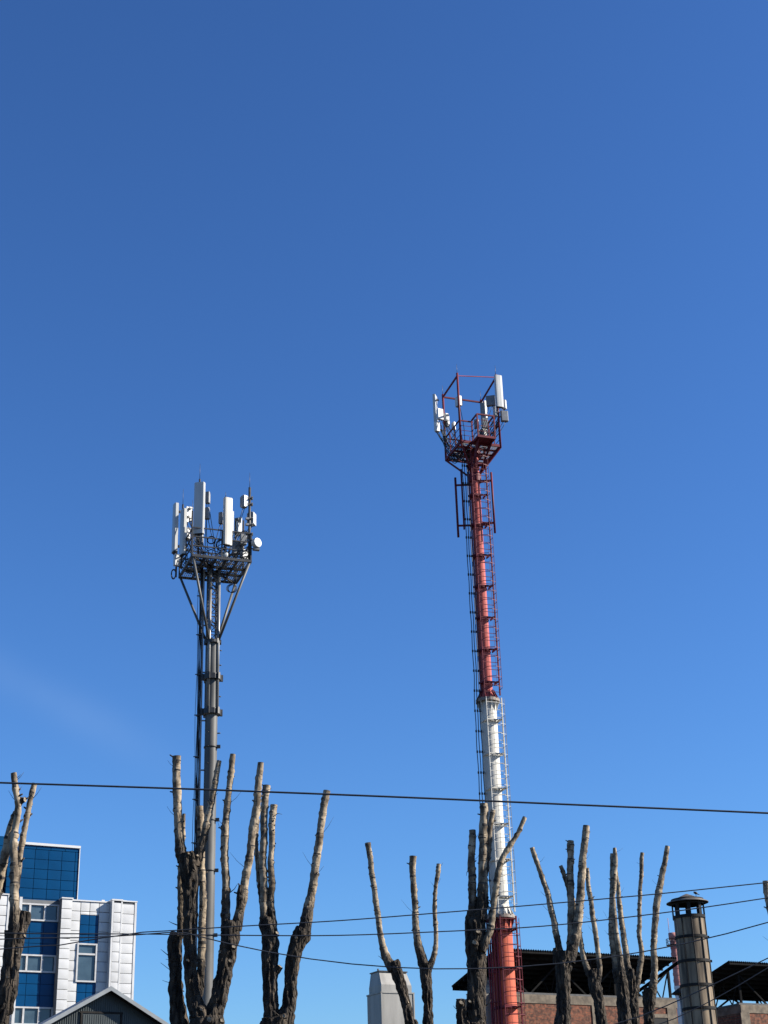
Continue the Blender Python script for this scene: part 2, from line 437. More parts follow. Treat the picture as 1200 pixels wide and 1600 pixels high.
    for k in range(6):
        zt = zA - st * k
        if zt - hw < .6: break
        n3 = (s1 - s0) / 3
        window(s0, s1, zt - hw, zt, offb, [s0 + n3 * .92, s0 + n3 * 2], [], .095)
        zb = max(zt - st, .1)
        blue(s0, s1, zb + .0, zt - hw, offb - .04, 3, (st - hw) / 3, 'blue_spandrel')
    # --- white pier at the left
    sL0, sL1 = S(-420, 575, .25)[0], S(78, 575, .25)[0]
    zL = S(75, 565, .25)[1]
    wb = MB()
    lbox(wb, sL0, sL1 - .03, -14, .2, 0, zL - .05, 1)
    panels(wb, sL0, sL1, 0, zL, .26, 4, .62, .035, rnd, .018)
    lbox(wb, sL1 - .1, sL1 + .06, .0, .3, 0, zL + .03)
    wb.build('corner_pier', [M['panel_white'], M['joint_dark']], root)
    cp = MB(); lbox(cp, sL0, sL1 + .08, -.5, .32, zL + .03, zL + .11)
    s2, s3 = S(148, 640, .1)[0], S(172, 640, .1)[0]
    lbox(cp, sL1 + .06, s3, -.4, -.02, 0, zL - .05)
    lbox(cp, s3 - .12, s3 + .05, -.02, .12, 0, zL)
    cp.build('pier_trim', M['panel_white'], root)
    # --- blue block rising above
    offt = -.45
    sa = S(62, 160, offt)[0]; sb, zt = S(641, 186, offt)
    zb = zTop - 1.2
    b = MB()
    lbox(b, sa, sb - .02, -12, offt - .06, zb, zt - .02, 1)
    pw = (S(518, 300, offt)[0] - S(410, 300, offt)[0])
    n = 5
    panels(b, sb - .5 * 0 - pw * n - .25, sb - .25, zb, zt - .25, offt, n, .625, .03, rnd, .006)
    panels(b, sb - .25, sb, zb, zt - .25, offt, 1, .625, .03, rnd, .003)
    panels(b, sa, sb, zt - .25, zt, offt, 5, .25, .03, rnd, .003)
    b.build('blue_upper_block', [M['panel_blue'], M['joint_blue']], root)
    cp = MB(); lbox(cp, sa, sb + .06, -12.1, offt + .1, zt, zt + .16); lbox(cp, sb - .0, sb + .05, -12, offt + .06, zb, zt)
    cp.build('roof_edge', M['panel_white'], root)
    sc0 = S(-400, 85, .0)[0]; sc1, zc = S(44, 85, .0)
    b = MB(); lbox(b, sc0, sc1, -11, -.06, zL - .6, zc, 1)
    panels(b, sc0, sc1, zL - .6, zc, 0, 4, .625, .03, rnd, .006)
    b.build('blue_upper_block', [M['panel_blue'], M['joint_blue']], root)
office()

# ------------------------------------------------------------------ gabled shed (left front)
def shed():
    p0 = P(168, 1545, 60); zA = p0.z; p0.z = 0
    root = thing('gabled_shed', p0, 'dark corrugated metal shed gable with pale roof edge trim in front of the office block', 'shed')
    def pt(s, wv, z): return p0 + U * s + NRM * wv + Z * z
    half, drop = 4.4, 2.45
    sl = drop / half
    wl = MB()
    wl.prism([pt(-half, 0, 0), pt(half, 0, 0), pt(half, 0, zA - drop - .1), pt(0, 0, zA - .1), pt(-half, 0, zA - drop - .1)], -NRM * 2.6)
    s = -half + .03
    while s < half - .03:       # ribs of the sheet
        z1 = zA - abs(s) * sl - .16
        wl.box(pt(s, .012, z1 / 2 + .1), (U, NRM, Z), (.038, .022, z1 - .2))
        s += .085
    wl.build('corrugated_wall', M['shed_wall'], root)
    rf = MB()
    for sg in (-1, 1):
        d = V((0, 0, 0)) + U * sg * (half + .3) - Z * (drop + .3 * sl)
        a = pt(0, .45, zA)
        rf.prism([a, a + d, a + d - Z * .06, a - Z * .06], -NRM * 3.2)
    rf.build('roof', M['shed_roof'], root)
    for sg in (-1, 1):
        tr = MB()
        a = pt(0, .452, zA + .03); d = U * sg * (half + .32) - Z * (drop + .32 * sl)
        tr.prism([a, a + d, a + d - Z * .15, a - Z * .15], NRM * .03)
        tr.prism([a + Z * .012, a + d + Z * .012, a + d - Z * .0, a - Z * .0], -NRM * .5)
        tr.build('gable_trim', M['shed_trim'], root)
    so_ = MB()
    for sg in (-1, 1):
        a = pt(0, .44, zA - .07); d = U * sg * half - Z * drop
        so_.prism([a, a + d, a + d - Z * .03, a - Z * .03], -NRM * .43)
    so_.build('soffit', M['stack_dark'], root)
    q = on_plane(665 / 5.16, 1290 + 1512 / 5.16, p0, NRM) - p0
    q2 = on_plane(967 / 5.16, 1290 + 1512 / 5.16, p0, NRM) - p0
    s0, s1, zt = q.dot(U), q2.dot(U), q.z
    dr = MB()
    dr.box(pt((s0 + s1) / 2, .03, zt - 1.1), (U, NRM, Z), (s1 - s0, .03, 2.2))
    s = s0 + .04
    while s < s1 - .03:
        dr.box(pt(s, .05, zt - 1.1), (U, NRM, Z), (.035, .016, 2.1)); s += .085
    h = dr.build('loft_hatch', M['shed_wall'], root)
    fr = MB()
    fr.box(pt((s0 + s1) / 2, .05, zt + .03), (U, NRM, Z), (s1 - s0 + .2, .05, .07))
    for x in (s0 - .04, s1 + .04): fr.box(pt(x, .05, zt - 1.1), (U, NRM, Z), (.07, .05, 2.2))
    fr.build('hatch_frame', M['stack_dark'], h)
shed()

# ------------------------------------------------------------------ grey ventilation shafts
def vent_shaft(D, px, top, label):
    # px: image x of the front-left corner at the shoulder, top: image y of the top edge
    mp = MPP(595, 1548, 60) / 4.286
    wd, dp = 222 * mp / math.cos(R_(GRID)), 1.15
    hz = lambda y: P(595, y, 60).z
    hT = hz(1480 + 154 / 4.286) - hz(1480 + 295 / 4.286); hB = hz(1480 + 246 / 4.286) - hz(1480 + 295 / 4.286)
    p0 = P(px, top + 33 * 60 / D, D); p0.z = 0
    zT = P(px, top, D).z; zS = zT - hT; zB = zS + hB
    root = thing('ventilation_shaft', p0 + U * wd / 2 - NRM * dp / 2, label, 'vent shaft', 'grey ventilation shafts')
    def pt(a, b, z): return p0 + U * a - NRM * b + Z * z
    def frus(mb, i0, z0, i1, z1, f1=0.0):
        r = [pt(i0, i0, z0), pt(wd - i0, i0, z0), pt(wd - i0, dp - i0, z0), pt(i0, dp - i0, z0),
             pt(i1, i1 + f1, z1), pt(wd - i1, i1 + f1, z1), pt(wd - i1, dp - i1, z1), pt(i1, dp - i1, z1)]
        mb.add(r, [(3, 2, 1, 0), (4, 5, 6, 7), (0, 1, 5, 4), (1, 2, 6, 5), (2, 3, 7, 6), (3, 0, 4, 7)])
    b = MB(); frus(b, 0, 0, 0, zS)
    for x in (0.02, wd - .02): b.box(pt(x, -.012, zS / 2), (U, NRM, Z), (.05, .03, zS - .02))
    b.box(pt(wd / 2, -.012, zS - .03), (U, NRM, Z), (wd + .03, .03, .05))
    b.box(pt(-.012, dp / 2, zS - .03), (U, NRM, Z), (.03, dp + .03, .05))
    z = zS - 1.25
    while z > .5: b.box(pt(wd / 2, -.006, z), (U, NRM, Z), (wd - .1, .016, .03)); z -= 1.25
    b.build('shaft_casing', M['sheet'], root)
    c = MB(); frus(c, .06, zS, .06, zB); c.build('shaft_collar', M['sheet'], root)
    h = MB(); frus(h, .065, zB, .12, zT, .22); h.build('tapered_hood', M['sheet'], root)
    k = MB()
    k.box(pt(wd / 2, dp / 2 + .1, zT + .02), (U, NRM, Z), (wd - .18, dp - .35, .04))
    for x in (.2, wd - .25): k.box(pt(x, dp / 2, zT + .08), (U, NRM, Z), (.05, .05, .12))
    k.build('top_lid', M['steel_dark'], root)
vent_shaft(60, 595, 1516, 'pale grey sheet metal shaft with tapered top behind a forked limb')
vent_shaft(94, 744, 1528, 'pale grey metal shaft mostly hidden between the thick stump and the red mast base')

# ------------------------------------------------------------------ brick workshops with open roofs
def workshop(xl, xr, name_label, left_tip, eaveL, eaveR, eaveY, wallL, wallR, wallTop, posts, has_hole, far_y):
    PB = P(930, 1558, 97); PB.z = 0
    q = on_plane(wallL, 1570, PB, NRM); q.z = 0
    p0 = q
    root = thing('brick_workshop', p0, name_label, 'building')
    def pt(s, wv, z): return p0 + U * s + NRM * wv + Z * z
    def S(px, py, off=0.0):
        d = on_plane(px, py, p0 + NRM * off, NRM) - p0
        return d.dot(U), d.z
    L = S(wallR, 1560)[0]
    zw = S(*wallTop)[1]
    DEP = 3.9
    def lbox(mb, s0, s1, w0, w1, z0, z1, mi=0): mb.box(pt((s0 + s1) / 2, (w0 + w1) / 2, (z0 + z1) / 2), (U, NRM, Z), (s1 - s0, w1 - w0, z1 - z0), mi)
    wl = MB()
    lbox(wl, 0, L, -.4, 0, 0, zw - .5)
    lbox(wl, 0, .4, -DEP, -.4, 0, zw - .5); lbox(wl, L - .4, L, -DEP, -.4, 0, zw - .5)
    lbox(wl, .4, L - .4, -DEP, -DEP + .4, 0, zw - .9)
    wl.build('brick_wall', M['brick'], root)
    cb = MB()
    lbox(cb, -.03, L + .03, -.42, .04, zw - .5, zw)
    lbox(cb, -.03, .4, -DEP, -.42, zw - .5, zw - .02); lbox(cb, L - .4, L + .03, -DEP, -.42, zw - .5, zw - .02)
    for px in posts:
        s = S(px, 1580)[0]
        lbox(cb, s - .35, s + .35, .0, .06, 0, zw - .5)
    cb.build('concrete_frame', M['concrete'], root)
    if has_hole:
        s0, z0 = S(1021, 1590); s1 = S(1049, 1590)[0]
        wi = MB(); lbox(wi, s0, s1, -.05, .02, z0 - 1.6, z0); lbox(wi, s0 - .1, s1 + .1, .0, .05, z0, z0 + .22, 1)  # no hole is cut; a black slab paints the darkness inside
        wi.build('window_opening', [M['black'], M['concrete']], root)
    # roof plane from its four seen corners
    OH = 1.1
    sL, zL = S(*eaveL, OH); sR, zR = S(*eaveR, OH)
    zN = (zL + zR) / 2
    zF = S(eaveL[0], far_y, -DEP - .6)[1]
    rows = 14; per = .168
    n = int((sR - sL) / per * 8)
    vs, fs = [], []
    for j in range(2):
        for i in range(n + 1):
            s = sL + (sR - sL) * i / n
            z = (zN if j == 0 else zF) + .05 * math.cos(2 * math.pi * (s - sL) / per)
            vs.append(pt(s, OH if j == 0 else -DEP - .6, z))
    for i in range(n): fs.append((i, i + 1, n + 2 + i, n + 1 + i))
    nv = len(vs)
    vs += [v + V((0, 0, .012)) for v in vs]
    fs += [tuple(k + nv for k in f)[::-1] for f in fs]
    for i in range(n): fs.append((i, i + nv, i + 1 + nv, i + 1))
    rf = MB(); rf.add(vs, fs, 0, True)
    # underside lining between the purlins, purlins, barge
    lin = [pt(sL + .1, OH - .25, zN - .16), pt(sR - .1, OH - .25, zN - .16), pt(sR - .1, -DEP - .5, zF - .1), pt(sL + .1, -DEP - .5, zF - .1)]
    ro = rf.build('corrugated_roof', M['roof_sheet'], root)
    pu = MB()
    for k in range(9):
        t = k / 8; wv = OH - .2 + (-DEP - .3 - OH) * t; z = zN + (zF - zN) * t - .13
        pu.box(pt((sL + sR) / 2, wv, z), (U, NRM, Z), (sR - sL - .1, .1, .16))
    pu.box(pt((sL + sR) / 2, -DEP - .5, zF - .06), (U, NRM, Z), (sR - sL - .1, .06, .22)); pu.box(pt((sL + sR) / 2, OH - .08, zN - .1), (U, NRM, Z), (sR - sL - .1, .06, .16))
    pu.build('purlins', M['roof_sheet'], ro)
    nf = max(2, int(L / 3.6))
    for k in range(nf + 1):
        s = .25 + (L - .5) * k / nf
        t_ = MB()
        zr = lambda wv: zN + (zF - zN) * (OH - wv) / (DEP + .6 + OH) - .24
        t_.bar(pt(s, OH - .1, zr(OH)), pt(s, -DEP - .3, zr(-DEP - .3)), .1, .18)
        t_.bar(pt(s, -.2, zw + .08), pt(s, -DEP + .2, zw + .02), .09, .12)
        t_.bar(pt(s, -.2, zw), pt(s, -.2, zr(-.2)), .14, .14)
        t_.bar(pt(s, -DEP + .2, zw - .9), pt(s, -DEP + .2, zr(-DEP)), .14, .14)
        for i in range(4):
            a, b = -.2 - (DEP - .4) * i / 4, -.2 - (DEP - .4) * (i + 1) / 4
            lo, hi = (a, b) if i % 2 else (b, a)
            t_.bar(pt(s, lo, zw + .08), pt(s, hi, zr(hi)), .06, .06)
        t_.build('roof_truss', M['roof_sheet'], root)
        if k < nf:
            s2 = .25 + (L - .5) * (k + 1) / nf; mid = (s + s2) / 2
            for q0, q1 in ((pt(s + .1, -.2, zr(-.2) - .1), pt(mid, -.2, zw + .02)), (pt(s2 - .1, -.2, zr(-.2) - .1), pt(mid, -.2, zw + .02)),
                           (pt(s, -DEP + .2, zw - .3), pt(mid, -DEP + .2, zr(-DEP) - .05)), (pt(s2, -DEP + .2, zw - .3), pt(mid, -DEP + .2, zr(-DEP) - .05))):
                d_ = MB(); d_.bar(q0, q1, .1, .1); d_.build('diagonal_brace', M['roof_sheet'], root)
    bm = MB(); lbox(bm, -.05, L + .05, -.36, -.06, zw, zw + .12)
    lbox(bm, -.03, .3, -DEP, -.36, zw, zw + .1)
    bm.build('ring_beam', M['steel_dark'], root)
    return root, pt, S, zw, L
workshop(0, 0, 'brick workshop wall under a dark corrugated canopy roof behind the pollarded trees', None,
         (777, 1482.3), (1058, 1495.8), None, 778, 1056, (930, 1557.5), [932, 1049], True, 1545.0)
workshop(0, 0, 'brick workshop with dark corrugated roof at the right edge beside the metal chimney', None,
         (1139.5, 1502.5), (1420, 1516), None, 1157, 1400, (1180, 1570.5), [1163, 1250, 1330], False, 1558.0)

# ------------------------------------------------------------------ far red and white chimney
def far_chimney():
    D = 300
    p = P(1052.5, 1468, D); m = MPP(1052, 1468, D); zt = p.z
    root = thing('banded_chimney', (p.x, p.y, 0), 'distant tall red and white banded brick chimney peeking out behind the metal stack', 'chimney')
    lv = [1468, 1489 + 60]
    z1 = P(1058, 1541, D).z
    z2 = z1 - (zt - z1) * 1.0
    r0 = 5.6 * m
    def rad(z): return r0 * (1 + (zt - z) * .0165)
    def sec(za, zb, name, mt):
        b = MB(); pr = []; n = 7
        for i in range(n):
            z = za + (zb - za) * i / n; z_ = za + (zb - za) * (i + 1) / n
            pr += [(rad(z) + .07, z), (rad(z) + .07, z - .5 if zb < za else z + .5), (rad(z), z - .55), (rad(z_), z_ + .02)]
        b.lathe((p.x, p.y, 0), (0, 0, 1), pr[::-1], 28, smooth=False)
        b.build(name, mt, root)
    mR = mat('hazed_red_brick_bands', (0.33, 0.12, 0.11), .85, 0, (0.42, 0.2, 0.17), .35)  # distance haze put into the red as a paler pink
    mW = mat('faded_white_bands', (0.7, 0.68, 0.66), .85, 0, (0.5, 0.45, 0.42), .35)
    sec(zt, z1, 'red_band', mR); sec(z1, z2, 'white_band', mW)
    sec(z2, max(z2 - (z1 - z2), 1), 'red_band', mR)
    b = MB(); b.lathe((p.x, p.y, 0), (0, 0, 1), [(rad(1), 0), (rad(max(z2 - (z1 - z2), 1)), max(z2 - (z1 - z2), 1))], 28); b.build('white_band', mW, root)
    c = MB(); c.lathe((p.x, p.y, 0), (0, 0, 1), [(r0 + .05, zt), (r0 + .22, zt), (r0 + .22, zt + 1.2), (r0 - .1, zt + 1.2), (r0 - .2, zt - 1)], 28)
    c.tube([(p.x + .6, p.y, zt + 1), (p.x + .6, p.y, zt + 4)], .05, 6); c.tube([(p.x - .7, p.y, zt + 1), (p.x - .7, p.y, zt + 4)], .05, 6)
    c.build('rim', mR, root)
    k = MB(); zz = P(1044, 1477, D).z
    for h in (0, .55, 1.1): k.ring((p.x, p.y, zz + h), (1, 0, 0), (0, 1, 0), r0 + .75, .05, 28)
    for i in range(14):
        a = 2 * math.pi * i / 14
        q = V((p.x + math.cos(a) * (r0 + .75), p.y + math.sin(a) * (r0 + .75), zz)); k.tube([q, q + V((0, 0, 1.1))], .04, 5)
    k.lathe((p.x, p.y, zz - .05), (0, 0, 1), [(r0, 0), (r0 + .8, 0), (r0 + .8, .08), (r0, .08)], 28)
    k.build('service_balcony', M['steel_dark'], root)
far_chimney()

# ------------------------------------------------------------------ hooded vent pipe beside the stack
def hood_pipe():
    D = 80
    p = P(1066, 1551, D); m = MPP(1066, 1551, D)
    root = thing('hooded_vent_pipe', (p.x, p.y, 0), 'thin grey vent pipe with a dark conical hood half hidden behind the metal stack', 'vent pipe')
    z0 = P(1066, 1553, D).z; zt = P(1068, 1541, D).z
    a = MB(); a.lathe((p.x, p.y, 0), (0, 0, 1), [(17 * m, z0), (17 * m, z0 + .03), (.04, zt), (.01, zt)], 24); a.lathe((p.x, p.y, 0), (0, 0, 1), [(17 * m, z0), (.05, z0 + .2)], 24)
    a.build('conical_hood', M['stack_dark'], root)
    b = MB(); b.tube([(p.x, p.y, 0), (p.x, p.y, z0 - .2)], 5 * m, 14)
    for k in range(4):
        an = k * math.pi / 2; o = V((math.cos(an), math.sin(an), 0)) * 4.5 * m
        b.tube([V((p.x, p.y, z0 - .4)) + o, V((p.x, p.y, z0 + .1)) + o], .02, 5)
    b.build('pipe', M['sheet'], root)
hood_pipe()

# ------------------------------------------------------------------ metal stack with rain cap
def stack():
    D = 55
    s = 6.0
    def Q(zx, zy): return P(1000 + zx / s, 1360 + zy / s, D)
    def m(zx, zy): return MPP(1000 + zx / s, 1360 + zy / s, D) / s
    c = Q(459, 440); base = V((c.x, c.y, 0))
    zb = c.z
    root = thing('metal_chimney', base, 'stained sheet metal chimney stack with louvred crown and conical rain cap', 'chimney')
    r1 = 141 * m(459, 440); r2 = 150 * m(560, 1440)
    zq = Q(560, 1440).z
    def rad(z): return r1 + (r2 - r1) * (zb - z) / (zb - zq)
    b = MB(); n = 48
    zs = [zb]
    bands = [Q(478, 632).z, Q(500, 858).z, Q(522, 1085).z, Q(545, 1302).z]
    st = bands[0] - bands[1]
    zz = bands[-1] - st
    while zz > .5: bands.append(zz); zz -= st
    prof = [(rad(z), z) for z in [0] + [zb * i / 20 for i in range(1, 21)]]
    b.lathe(base, (0, 0, 1), prof, n)
    b.build('stack_tube', M['stack'], root)
    for z in bands:
        k = MB(); r = rad(z)
        k.lathe(base, (0, 0, 1), [(r - .01, z - .045), (r + .035, z - .045), (r + .035, z + .045), (r - .01, z + .045)], n, smooth=False)
        q = base + V((math.cos(R_(-5)), math.sin(R_(-5)), 0)) * (r + .05); q.z = z
        k.box(q, ((1, 0, 0), (0, 1, 0), (0, 0, 1)), (.08, .06, .08))
        k.build('clamp_band', M['stack_dark'], root)
    for a in (-128, -92, -57, -20, 40, 90, 150):
        k = MB(); d = V((math.cos(R_(a)), math.sin(R_(a)), 0))
        k.tube([base + d * (rad(0) + .02), base + d * (rad(zb) + .02) + V((0, 0, zb - .05))], .02, 6)
        k.build('vertical_rod', M['stack_dark'], root)
    lv = Q(459, 345).z; zl = zb
    k = MB()
    ro = 152 * m(459, 440)
    k.lathe(base, (0, 0, 1), [(r1, zl - .06), (ro, zl - .06), (ro, zl + .04), (r1 - .03, zl + .04)], n, smooth=False)
    ztop = Q(450, 285).z
    for i in range(8):
        a = 2 * math.pi * i / 8 - math.pi / 2 + R_(4 - 11); d = V((math.cos(a), math.sin(a), 0)); t = V((-d.y, d.x, 0))
        k.box(base + d * (ro - .03) + V((0, 0, (zl + ztop) / 2)), (t, d, (0, 0, 1)), (.125, .05, ztop - zl + .1))
    k.lathe(base, (0, 0, 1), [(ro, ztop - .15), (ro, ztop + .05), (ro - .02, ztop + .05), (ro - .02, ztop - .15)], n)
    k.build('louvred_crown', M['stack_dark'], root)
    rim = 196 * m(440, 310); zr = Q(440, 309).z; za = Q(435, 237).z
    k = MB()
    k.lathe(base, (0, 0, 1), [(rim, zr), (rim, zr + .025), (.03, za + .06), (.005, za + .06)], n)
    k.lathe(base, (0, 0, 1), [(rim, zr), (.02, za - .05)], n, 1)
    k.build('rain_cap', [M['stack_cap'], M['stack_dark']], root)
    # bird resting on the cap
    bp = Q(515, 262); a = (bp - base); bx = bp.x
    q = V((bx, base.y - .25, 0)); rr = (q - base); rr.z = 0
    zc = zr + .025 + (za + .06 - zr) * (1 - rr.length / rim)
    br = MB()
    bod = [q + V((.075 - .15 * t, 0, zc + .075 + .05 * math.sin(t * 2.2))) for t in [i / 8 for i in range(9)]]
    br.tube([V((p.x, p.y, p.z)) for p in bod], [.006, .022, .04, .05, .052, .046, .036, .022, .006], 10)
    hd = q + V((-.045, -.005, zc + .155))
    br.lathe(hd + V((0, 0, -.03)), (0, 0, 1), [(.001, 0), (.02, .006), (.028, .025), (.022, .045), (.001, .055)], 10)
    br.tube([hd + V((-.02, 0, 0)), hd + V((-.055, 0, -.006))], [.008, .001], 6)
    br.tube([q + V((.06, 0, zc + .08)), q + V((.13, 0, zc + .055))], [.018, .01], 6)
    for dx in (-.012, .015): br.tube([q + V((dx, 0, zc + .06)), q + V((dx, 0, zc - .005))], .004, 5)
    tag(br.build('bird', M['bird']), 'small dark bird perched on the conical rain cap of the metal chimney', 'bird')
stack()

# ------------------------------------------------------------------ mast equipment
def panel_antenna(root, c, h, wd, dp, nrm, mt, pole=None):
    n = V(nrm); n.z = 0; n.normalize(); x = n.cross(Z); c = V(c)
    def pt(a, b, z): return c + x * a + n * b + Z * z
    sec = [(-wd / 2, -dp / 2), (-wd / 2, dp * .22), (-wd * .40, dp * .44), (-wd * .2, dp * .5), (wd * .2, dp * .5), (wd * .40, dp * .44), (wd / 2, dp * .22), (wd / 2, -dp / 2)]
    b = MB()
    b.prism([pt(a, d, -h / 2 + .03) for a, d in sec], Z * (h - .06))
    o = b.build('panel_antenna', mt, root)
    e = MB()
    e.prism([pt(a * .97, d * .97, -h / 2) for a, d in sec], Z * .03)
    for a in (-.3, -.1, .1, .3): e.tube([pt(a * wd, 0, -h / 2), pt(a * wd, 0, -h / 2 - .07)], .018, 6)
    e.build('connector_plate', M['steel_dark'], o)
    e = MB(); e.prism([pt(a * .97, d * .97, h / 2 - .03) for a, d in sec], Z * .03); e.build('end_cap', mt, o)
    for z in (-h * .36, h * .36):
        k = MB(); k.box(pt(0, -dp / 2 - .06, z), (x, n, Z), (.12, .12, .07)); k.box(pt(0, -dp / 2 - .14, z), (x, n, Z), (.2, .06, .09))
        k.build('mounting_bracket', M['galv'], o)
    return [pt(a * wd, 0, -h / 2 - .05) for a in (-.3, .1, .3)], pt(0, -dp / 2 - .2, 0)
def radio_unit(root, c, h, wd, dp, nrm, mt, white=None):
    n = V(nrm); n.z = 0; n.normalize(); x = n.cross(Z); c = V(c)
    def pt(a, b, z): return c + x * a + n * b + Z * z
    b = MB(); ch = min(wd, dp) * .12
    sec = [(-wd / 2 + ch, -dp / 2), (-wd / 2, -dp / 2 + ch), (-wd / 2, dp / 2 - ch), (-wd / 2 + ch, dp / 2), (wd / 2 - ch, dp / 2), (wd / 2, dp / 2 - ch), (wd / 2, -dp / 2 + ch), (wd / 2 - ch, -dp / 2)]
    b.prism([pt(p, q, -h / 2) for p, q in sec], Z * h)
    for i in range(7):
        a = -wd / 2 + wd * (i + .5) / 7
        b.box(pt(a, -dp / 2 - .02, 0), (x, n, Z), (.012, .05, h * .86))
    o = b.build('radio_unit', mt, root)
    if white:
        f_ = MB(); f_.box(pt(0, dp / 2 + .012, 0), (x, n, Z), (wd * .96, .022, h * .97)); f_.build('front_cover', white, o)
    k = MB(); k.tube([pt(-wd * .25, 0, h / 2), pt(-wd * .25, 0, h / 2 + .05), pt(wd * .25, 0, h / 2 + .05), pt(wd * .25, 0, h / 2)], .012, 5)
    k.build('handle', M['galv'], o)
    return [pt(-wd * .2, 0, -h / 2), pt(wd * .2, 0, -h / 2)]
def hang(root, p0, p1, sag, rnd, r=.016, name='jumper_cable'):
    p0, p1 = V(p0), V(p1)
    j = V((rnd.uniform(-.15, .15), rnd.uniform(-.15, .15), 0))
    pts = []
    for i in range(13):
        t = i / 12
        pts.append(p0.lerp(p1, t) + j * math.sin(math.pi * t) - Z * sag * 4 * t * (1 - t))
    b = MB(); b.tube(pts, r, 6); b.build(name, M['cable'], root)

# ------------------------------------------------------------------ grey monopole mast (left)
def grey_mast():
    D = 66
    def Q(zx, zy, dy=0): return P(240 + zx / 6, 720 + zy / 6, D + dy)
    def K(zx, zy, dy=0): return P(260 + zx / 5.714, 900 + zy / 5.714, D + dy)
    ax = P(332.2, 1008, D); base = V((ax.x, ax.y, 0))
    rnd = random.Random(11)
    mp = MPP(330, 1100, D)
    root = thing('grey_cell_mast', base, 'grey steel monopole mast with white antenna panels crowded round its square platform', 'cell mast')
    def at(z): return base + V((0, 0, z))
    zc = P(333, 1004, D).z
    rp = 9.7 * mp
    b = MB()
    b.lathe(base, (0, 0, 1), [(rp * 1.08, 0), (rp * 1.04, 8), (rp, zc - 4), (rp * .93, zc)], 28)
    b.build('pole', M['pole_grey'], root)
    u, v, z_ = axes(20)
    zd = P(335.4, 889.8, D).z
    # collars
    for py in (1059, 1113):
        z = P(333, py, D).z
        k = MB()
        k.lathe(base, (0, 0, 1), [(rp, z - .12), (rp + .14, z - .12), (rp + .14, z + .12), (rp, z + .12)], 10, smooth=False)
        for i in range(6):
            a = 2 * math.pi * (i + .3) / 6; d = V((math.cos(a), math.sin(a), 0))
            k.box(base + d * (rp + .16) + V((0, 0, z)), (d, V((-d.y, d.x, 0)), Z), (.12, .1, .30))
        k.build('clamp_collar', M['steel_dark'], root)
    k = MB(); z = zc
    k.lathe(base, (0, 0, 1), [(rp * .9, z - .07), (rp + .09, z - .07), (rp + .09, z + .07), (.05, z + .07)], 18, smooth=False)
    for i in range(8):
        a = 2 * math.pi * i / 8; d = V((math.cos(a), math.sin(a), 0)); k.box(base + d * (rp + .08) + V((0, 0, z)), (d, V((-d.y, d.x, 0)), Z), (.07, .07, .22))
    k.build('top_flange', M['steel_dark'], root)
    # four legs run from the lower collar up to the platform
    zl = P(331, 1118, D).z; hw = rp * .74
    legs = [base + u * (a * hw) + v * (c * hw) for a, c in ((-1, -1), (1, -1), (1, 1), (-1, 1))]
    for q in legs:
        k = MB(); k.tube([q + V((0, 0, zl)), q + V((0, 0, zd))], .075, 10); k.build('leg', M['galv'], root)
    lt = MB(); n = 8
    for i in range(n):
        za, zb = zc + (zd - zc) * i / n, zc + (zd - zc) * (i + 1) / n
        for j in range(4):
            a, c = legs[j], legs[(j + 1) % 4]
            if (i + j) % 2: a, c = c, a
            lt.bar(a + V((0, 0, za)), c + V((0, 0, zb)), .07, .03); lt.bar(a + V((0, 0, zb)), c + V((0, 0, zb)), .05, .03)
    lt.build('lattice_bracing', M['steel_dark'], root)
    # platform
    A = 2.75
    ctr = V((P(335.4, 889.8, D).x, base.y, zd))
    def dk(a, c, h=0): return ctr + u * (a * A / 2) + v * (c * A / 2) + Z * h
    for a, c in ((-1, -1), (1, -1), (1, 1), (-1, 1)):
        k = MB()
        foot = base + (u * a + v * c) * (rp * .8) + V((0, 0, zc + .05))
        k.tube([foot, dk(a * .96, c * .96, -.05)], .058, 10); k.build('platform_brace', M['pole_grey'], root)
    dm = MB()
    cs = [(-1, -1), (1, -1), (1, 1), (-1, 1)]
    for i in range(4): dm.bar(dk(*cs[i]), dk(*cs[(i + 1) % 4]), .08, .11)
    for t in (-.55, -.18, .18, .55):
        dm.bar(dk(t, -1, -.02), dk(t, 1, -.02), .07, .12)
    dm.bar(dk(-1, -.25, -.03), dk(1, -.25, -.03), .07, .12); dm.bar(dk(-1, .3, -.03), dk(1, .3, -.03), .07, .12)
    dm.bar(dk(-.18, -.25, -.03), dk(-1, -1, -.03), .06, .1); dm.bar(dk(.18, .3, -.03), dk(1, 1, -.03), .06, .1)
    do = dm.build('platform', M['steel_dark'], root)
    gr = MB()
    nb = 30
    for i in range(nb):
        t = -1 + 2 * (i + .5) / nb
        if abs(t) < .22:
            gr.bar(dk(t, -1, .09), dk(t, -.3, .09), .022, .03); gr.bar(dk(t, .35, .09), dk(t, 1, .09), .022, .03)
        else: gr.bar(dk(t, -1, .09), dk(t, 1, .09), .022, .03)
    for i in range(12):
        t = -1 + 2 * (i + .5) / 12
        gr.bar(dk(-1, t, .1), dk(1, t, .1), .016, .016)
    gr.build('grating', M['galv'], do)
    rl = MB()
    for i in range(4):
        p, q = cs[i], cs[(i + 1) % 4]
        for h in (.5, .95, 1.4): rl.bar(dk(*p, h), dk(*q, h), .05, .05)
        for t in (0, .5):
            x, y = p[0] + (q[0] - p[0]) * t, p[1] + (q[1] - p[1]) * t
            rl.bar(dk(x, y), dk(x, y, 1.42), .06, .06)
    rl.build('railing', M['steel_dark'], root)
